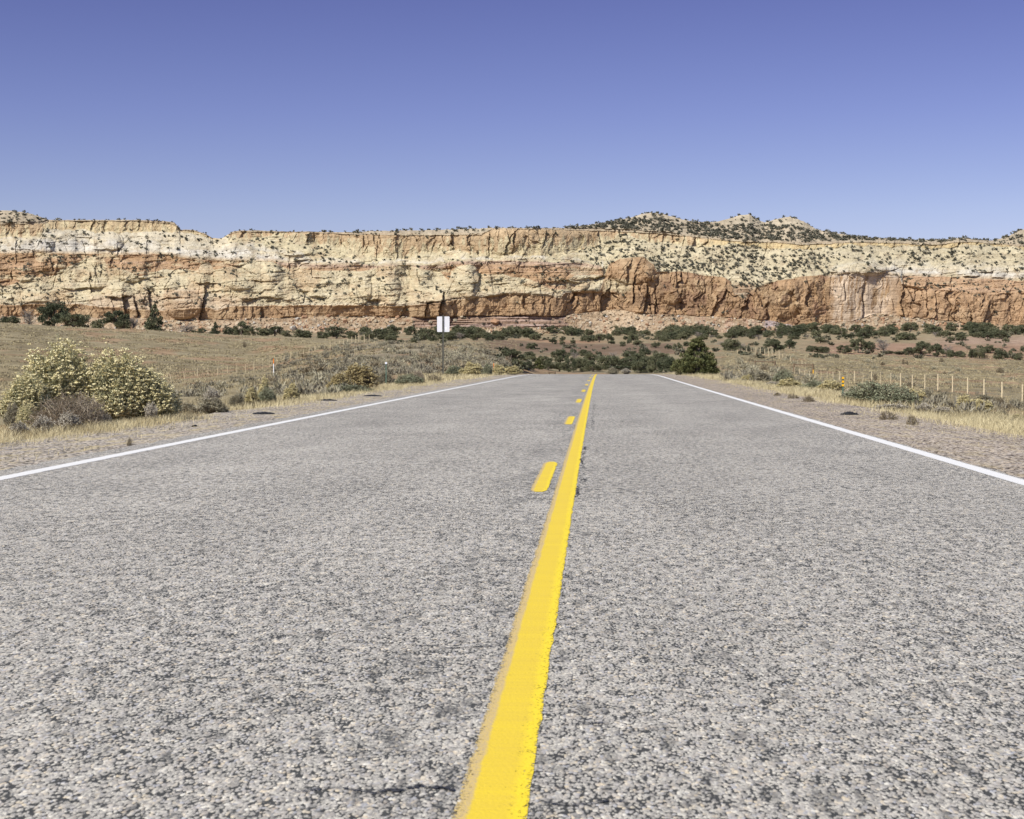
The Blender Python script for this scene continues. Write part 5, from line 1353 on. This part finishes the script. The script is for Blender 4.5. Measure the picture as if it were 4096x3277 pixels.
for a, b, t, y, lb in ((3505, 3527, 1446, 1463, "dark spiky plant alone in the right field, left of the pair"), (3590, 3603, 1434, 1458, "taller dark spiky plant of a pair in the right field"), (3603, 3618, 1440, 1458, "shorter dark spiky plant of a pair in the right field"), (3957, 3990, 1468, 1495, "round dark bush in the right field near the photo edge"), (3735, 3758, 1428, 1452, "thin dry plant at the far edge of the right field"), (3478, 3496, 1490, 1528, "dark upright plant beside a right fence post")):
    put_shrub(a, b, t, y, 'weed', lb)

# ------------------------------------------------------------------ grass
def blades(X, Y, z, h, w, r, lean=.35, per=1):
    n = len(X)
    a = r.uniform(0, 2 * np.pi, n); l = np.abs(r.normal(0, lean, n)) * h
    b = r.uniform(0, np.pi, n)
    p = np.stack((X, Y, z), -1)
    o = np.stack((np.cos(b), np.sin(b), np.zeros(n)), -1) * (w * .5)[:, None]
    tip = p + np.stack((np.cos(a) * l, np.sin(a) * l, h), -1)
    mid = p + np.stack((np.cos(a) * l * .35, np.sin(a) * l * .35, h * .6), -1)
    v = np.stack((p - o, p + o, mid + o * .7, mid - o * .7, tip), 1).reshape(-1, 3)
    i = np.arange(n)[:, None] * 5
    return v, i + np.array([[0, 1, 2, 3]]), i + np.array([[3, 2, 4]])
r = np.random.default_rng(61)
gg = Geo()
for side in (-1, 1):
    for (ya, yb, n, hh, ww) in ((9, 30, 40000, .10, .005), (30, 70, 34000, .12, .009), (70, 130, 15000, .15, .016)):
        Y = r.uniform(ya, yb, n)
        d = np.abs(r.normal(0, 1.0, n)) * .75 + .1 * r.normal(0, 1, n)
        if side < 0: X = xl(Y) - 1.75 - d * (1 + .02 * Y)
        else: X = xr(Y) + 1.85 + d * (1 + .02 * Y)
        den = vnoise(X * 1.3, Y * .7, 201) * .6 + vnoise(X * .5, Y * .25, 202) * .6
        k = r.random(n) < np.clip(den * 2.0 - .55, 0, 1)
        X, Y, den = X[k], Y[k], den[k]
        z = zland(X, Y)
        h = hh * (.35 + 1.1 * den) * r.uniform(.4, 1.5, len(X))
        gg.add(*blades(X, Y, z - .01, h, np.full(len(X), ww), r, .75))
    # sparse blades out on the gravel
    n = 3500
    Y = r.uniform(10, 90, n)
    X = (xl(Y) - .6 - 1.2 * r.random(n)) if side < 0 else (xr(Y) + .9 + 1.0 * r.random(n))
    k = vnoise(X * 2, Y * 1.1, 203) > .66
    X, Y = X[k], Y[k]
    gg.add(*blades(X, Y, zroad(Y) - .016, r.uniform(.02, .07, len(X)), .004 + Y * .00012, r, .8))
tag(link("verge_grass", gg.mesh("verge_grass", MAT['grass'])), kind='stuff')
gg = Geo()
def tufts_at(px0, px1, py0, py1, n, h, spread, w):
    px = r.uniform(px0, px1, n); py = r.uniform(py0, py1, n)
    X, Y, z = hit(px, py)
    k = (Y < 640) & ~((X > -7.2) & (X < 6.0) & (Y < 215)) & (vnoise(X / 3, Y / 5, 205) > .33)
    X, Y = X[k], Y[k]
    m = 5
    X = np.repeat(X, m) + r.normal(0, 1, len(X) * m) * spread; Y = np.repeat(Y, m) + r.normal(0, 1, len(Y) * m) * spread
    gg.add(*blades(X, Y, zland(X, Y) - .02, h * r.uniform(.5, 1.4, len(X)), w * np.maximum(Y, 20) / 100, r, .5))
tufts_at(-60, 1500, 1290, 1560, 20000, .16, .28, .05)
tufts_at(0, 1700, 1500, 1680, 7000, .15, .15, .022)
tufts_at(1150, 2080, 1365, 1510, 6000, .15, .22, .045)
tufts_at(2880, 4150, 1405, 1560, 18000, .16, .28, .05)
tufts_at(3150, 4150, 1530, 1700, 7000, .14, .15, .022)
tag(link("field_grass", gg.mesh("field_grass", MAT['grass_far'])), kind='stuff')

# ------------------------------------------------------------------ fences
def fence_line(name, label, spec, tops=True):
    """spec: (px, ytop, ybase, Y, thickness, tilt)"""
    root = None; prev = None
    for k, (px, y0, y1, Y, th, tilt) in enumerate(spec):
        X = (px - PX0) / F * Y; z = float(zland(X, Y))
        zt = CAMZ + (PY0 - y0) / F * Y
        zt = max(zt, z + 1.0); zt = min(zt, z + 1.9)
        if root is None:
            root = empty(name, (X, Y, z)); tag(root, label, "fence", None); org = np.array((X, Y, z))
        b = np.array((X, Y, z - .15)) - org; t = np.array((X + tilt, Y, zt)) - org
        gm = Geo(); gm.tube([b, b * .5 + t * .5 + np.array((.01, 0, 0)), t], [th * .40, th * .37, th * .33], 7)
        link("post", gm.mesh("post", MAT['post']), root)
        if prev is not None:
            for fr in (.35, .62, .9):
                gw = Geo(); a = prev[0] * (1 - fr) + prev[1] * fr; c = b * (1 - fr) + t * fr
                mid = (a + c) / 2 - np.array((0, 0, .02))
                gw.tube([a, mid, c], [.006] * 3, 3, False)
                link("wire", gw.mesh("wire", MAT['wire']), root)
        prev = (b, t)
    return root
def lin(a, b, f): return a + (b - a) * f
left = []
for px, y0, y1, th, tl in ((669, 1498, 1542, .11, -.25), (722, 1488, 1530, .09, -.15), (774, 1478, 1521, .12, 0), (817, 1474, 1518, .12, 0), (857, 1470, 1512, .11, 0), (897, 1462, 1508, .09, 0), (935, 1460, 1504, .11, 0), (970, 1456, 1498, .10, 0), (1005, 1449, 1491, .15, 0), (1038, 1447, 1487, .08, 0), (1068, 1443, 1486, .08, 0), (1098, 1438, 1480, .10, 0), (1127, 1424, 1460, .11, .03), (1155, 1416, 1454, .13, 0), (1181, 1409, 1448, .11, 0), (1206, 1404, 1435, .10, .03), (1230, 1400, 1432, .10, .05), (1253, 1396, 1425, .11, 0), (1297, 1384, 1412, .08, 0), (1315, 1370, 1402, .14, 0), (1334, 1372, 1400, .10, 0), (1353, 1364, 1395, .10, 0), (1370, 1360, 1388, .14, 0), (1386, 1352, 1384, .14, 0), (1403, 1346, 1378, .15, 0), (1418, 1341, 1372, .14, 0), (1431, 1336, 1362, .12, 0), (1453, 1329, 1356, .20, 0), (1473, 1338, 1357, .14, 0)):
    left.append((px, y0, y1, float(np.interp(px, [669, 1005, 1250, 1473], [188, 222, 262, 312])), th, tl))
fence_line("wire_fence", "long fence of pale wooden posts and wire climbing the left grassy slope", left)
rightf = []
for px, y0, y1, th in ((4180, 1548, 1640, .12), (4062, 1536, 1615, .13), (3983, 1526, 1597, .17), (3913, 1516, 1585, .16), (3849, 1510, 1584, .15), (3790, 1503, 1562, .14), (3733, 1495, 1562, .14), (3682, 1497, 1555, .13), (3633, 1498, 1556, .15), (3587, 1492, 1544, .17), (3549, 1492, 1535, .10), (3508, 1488, 1530, .08), (3473, 1485, 1530, .14), (3440, 1492, 1528, .07), (3406, 1483, 1530, .15), (3377, 1487, 1535, .08), (3349, 1485, 1530, .14), (3322, 1485, 1527, .12), (3299, 1489, 1524, .09), (3275, 1491, 1522, .09), (3252, 1490, 1522, .07), (3231, 1490, 1528, .12), (3211, 1488, 1526, .12), (3191, 1484, 1522, .14), (3171, 1484, 1512, .08)):
    rightf.append((px, y0, y1, float(np.interp(px, [3171, 3349, 3587, 3733, 3849, 4062, 4180], [222, 196, 160, 132, 117, 104, 98])), th, 0.0))
fence_line("wire_fence", "fence of pale wooden posts and wire along the near side of the right field", rightf)
farf = []
for px, y0, y1, th in ((3215, 1452, 1480, .10), (3200, 1445, 1472, .17), (3183, 1444, 1466, .09), (3155, 1425, 1445, .16), (3140, 1424, 1444, .10), (3124, 1416, 1440, .18), (3110, 1404, 1429, .20), (3096, 1398, 1417, .12), (3082, 1395, 1414, .20), (3067, 1394, 1412, .20), (3053, 1390, 1410, .20), (3035, 1383, 1408, .20), (3018, 1383, 1404, .18), (2999, 1384, 1402, .16), (2980, 1392, 1406, .12), (2963, 1395, 1406, .12), (2945, 1398, 1408, .10)):
    farf.append((px, y0, y1, float(np.interp(px, [2945, 3035, 3124, 3215], [405, 385, 345, 262])), th, 0.0))
fence_line("wire_fence", "distant fence of short pale posts running away left of the right field", farf)
def brace(pxa, pxb, ytop, ybase, Y, label):
    Xa, Xb = (pxa - PX0) / F * Y, (pxb - PX0) / F * Y
    z = float(zland((Xa + Xb) / 2, Y)); h = (ybase - ytop) / F * Y
    root = empty("fence_brace", ((Xa + Xb) / 2, Y, z)); tag(root, label, "fence brace")
    w = (Xb - Xa) / 2
    for s in (-1, 1):
        link("post", Geo().tube([(s * w, 0, -.2), (s * w, 0, h * .5), (s * w, 0, h * 1.06)], [.15, .14, .13], 8).mesh("post", MAT['oldpost']), root)
    link("rail", Geo().tube([(-w, -.03, h * .96), (0, -.03, h * .93), (w, -.03, h * .9)], [.09, .085, .09], 7).mesh("rail", MAT['oldpost']), root)
brace(3015, 3093, 1455, 1490, 246, "brown timber fence brace, left of the two by the grey-green bush")
brace(3168, 3242, 1459, 1494, 238, "brown timber fence brace at the fence corner, right of the two")
brace(2195, 2219, 1466, 1482, 215, "small brown gate post pair in the dip beyond the crest")

# ------------------------------------------------------------------ sign, markers
def rounded(w, h, rad, t, n=6):
    pts = []
    for cx, cz, a0 in ((w / 2 - rad, h / 2 - rad, 0), (-w / 2 + rad, h / 2 - rad, 90), (-w / 2 + rad, -h / 2 + rad, 180), (w / 2 - rad, -h / 2 + rad, 270)):
        for k in range(n + 1):
            a = math.radians(a0 + 90 * k / n); pts.append((cx + rad * math.cos(a), cz + rad * math.sin(a)))
    p = np.array(pts); m_ = len(p)
    v = np.concatenate((np.stack((p[:, 0], np.full(m_, -t / 2), p[:, 1]), -1), np.stack((p[:, 0], np.full(m_, t / 2), p[:, 1]), -1), [(0, -t / 2, 0), (0, t / 2, 0)]))
    q = [(i, (i + 1) % m_, m_ + (i + 1) % m_, m_ + i) for i in range(m_)]
    t_ = [(2 * m_, (i + 1) % m_, i) for i in range(m_)] + [(2 * m_ + 1, m_ + i, m_ + (i + 1) % m_) for i in range(m_)]
    return v, q, t_
SY = 97.0
SX = (1771 - PX0) / F * SY; SZ = float(zland(SX, SY)); k = SY / F
sign = empty("road_sign", (SX, SY, SZ))
tag(sign, "blank back of a white rectangular road sign on a dark steel post", "road sign")
top = CAMZ + (PY0 - 1266) * k - SZ
pw, ph = 50 * k, 62 * k
v, q, t = rounded(pw, ph, .055, .006)
pan = Geo().add(v, q, t); panel = link("panel", pan.mesh("panel", MAT['alu']), sign, (1 * k, .02, top - ph / 2))
post = Geo()
post.box((-.0, -.005, top / 2 - .04), (.092, .012, top - .09 + .3)); post.box((-.036, -.02, top / 2 - .04), (.018, .026, top - .09 + .3)); post.box((.036, -.02, top / 2 - .04), (.018, .026, top - .09 + .3))
link("post", post.mesh("post", MAT['steel']), sign)
for zz in (top - .22, top - ph + .12):
    link("bolt", Geo().tube([(0, .012, zz), (0, -.022, zz)], [.014, .014], 8).mesh("bolt", MAT['alu']), sign)
link("sticker", Geo().box((.17, -.0045, -.26), (.12, .003, .16)).mesh("sticker", MAT['sticker']), panel)

def at_px(px, ybase, Y): 
    X = (px - PX0) / F * Y; return X, Y, float(zland(X, Y))
X, Y, z = at_px(1541, 1533, 63.0)
tp = empty("reflector_post", (X, Y, z)); tag(tp, "green steel roadside post topped with a round clear reflector", "marker post")
h = CAMZ + (PY0 - 1452) / F * Y - z
gm = Geo().box((0, 0, h / 2 - .1), (.05, .008, h + .1)); gm.box((0, .018, h / 2 - .1), (.008, .034, h + .1))
link("post", gm.mesh("post", MAT['greensteel']), tp)
link("reflector", Geo().tube([(0, -.006, h - .01), (0, -.022, h - .01)], [.045, .042], 14).mesh("reflector", MAT['lens']), tp)
X, Y, z = at_px(1085, 1504, 137.0)
mk = empty("utility_marker", (X, Y, z)); tag(mk, "slim white marker post with an orange top in the left field", "marker post")
h = CAMZ + (PY0 - 1435) / F * Y - z
link("post", Geo().tube([(0, 0, -.1), (0, 0, h * .72)], [.042, .042], 10).mesh("post", MAT['white']), mk)
link("band", Geo().tube([(0, 0, h * .72 + .001), (0, 0, h)], [.045, .045], 10).mesh("band", MAT['orange']), mk)
X, Y, z = at_px(3361, 1580, 40.0)
ym = empty("reflector_post", (X, Y, z)); tag(ym, "dark green roadside post with three amber reflectors in a column", "marker post")
h = CAMZ + (PY0 - 1506) / F * Y - z
gm = Geo().box((0, 0, h / 2 - .1), (.045, .008, h + .1)); gm.box((0, .018, h / 2 - .1), (.008, .034, h + .1))
link("post", gm.mesh("post", MAT['greensteel']), ym)
for dz in (.035, .125, .215):
    link("reflector", Geo().box((0, -.012, h - dz), (.052, .012, .052)).mesh("reflector", MAT['amber']), ym)
for px, y0, y1, Y, lb in ((1975, 1456, 1472, 118., "short orange stake among pale golden bushes past the sign"), (3244, 1480, 1496, 236., "short yellow stake at the right timber brace")):
    X, Y, z = at_px(px, y1, Y); hh = CAMZ + (PY0 - y0) / F * Y - z
    o = link("marker_stake", Geo().box((0, 0, hh / 2), (.0005 * Y, .03, hh)).box((0, 0, hh + .03), (.0003 * Y, .03, .06)).mesh("marker_stake", MAT['orange' if 'orange' in lb else 'amber']), None, (X, Y, z)); tag(o, lb, "stake")

# ------------------------------------------------------------------ flat black strips and torn tyre scraps on the shoulders
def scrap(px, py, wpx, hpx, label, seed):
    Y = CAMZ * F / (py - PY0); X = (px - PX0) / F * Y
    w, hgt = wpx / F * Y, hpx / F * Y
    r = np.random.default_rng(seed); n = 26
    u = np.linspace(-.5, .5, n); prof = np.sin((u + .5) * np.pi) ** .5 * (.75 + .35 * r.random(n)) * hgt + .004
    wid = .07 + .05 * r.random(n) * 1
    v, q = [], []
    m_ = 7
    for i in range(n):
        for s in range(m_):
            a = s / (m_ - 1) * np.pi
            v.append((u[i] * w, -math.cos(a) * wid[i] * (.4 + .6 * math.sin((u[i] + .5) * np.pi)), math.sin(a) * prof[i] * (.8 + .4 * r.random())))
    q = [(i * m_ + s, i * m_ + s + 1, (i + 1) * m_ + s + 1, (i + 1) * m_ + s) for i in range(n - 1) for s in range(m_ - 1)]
    o = link("black_scrap", mesh_np("black_scrap", v, q, None, MAT['rubber']), None, (X, Y, float(zroad(Y)) - .014)); o.rotation_euler = (0, 0, r.uniform(-.15, .15))
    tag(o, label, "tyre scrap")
scrap(1043, 1656, 92, 9, "black flat strip on the left shoulder, nearest of three", 1)
scrap(1302, 1602, 84, 6, "thin black strip on the left shoulder, middle of three", 2)
scrap(1486, 1584, 78, 6, "thin black strip on the left shoulder, farthest of three", 3)
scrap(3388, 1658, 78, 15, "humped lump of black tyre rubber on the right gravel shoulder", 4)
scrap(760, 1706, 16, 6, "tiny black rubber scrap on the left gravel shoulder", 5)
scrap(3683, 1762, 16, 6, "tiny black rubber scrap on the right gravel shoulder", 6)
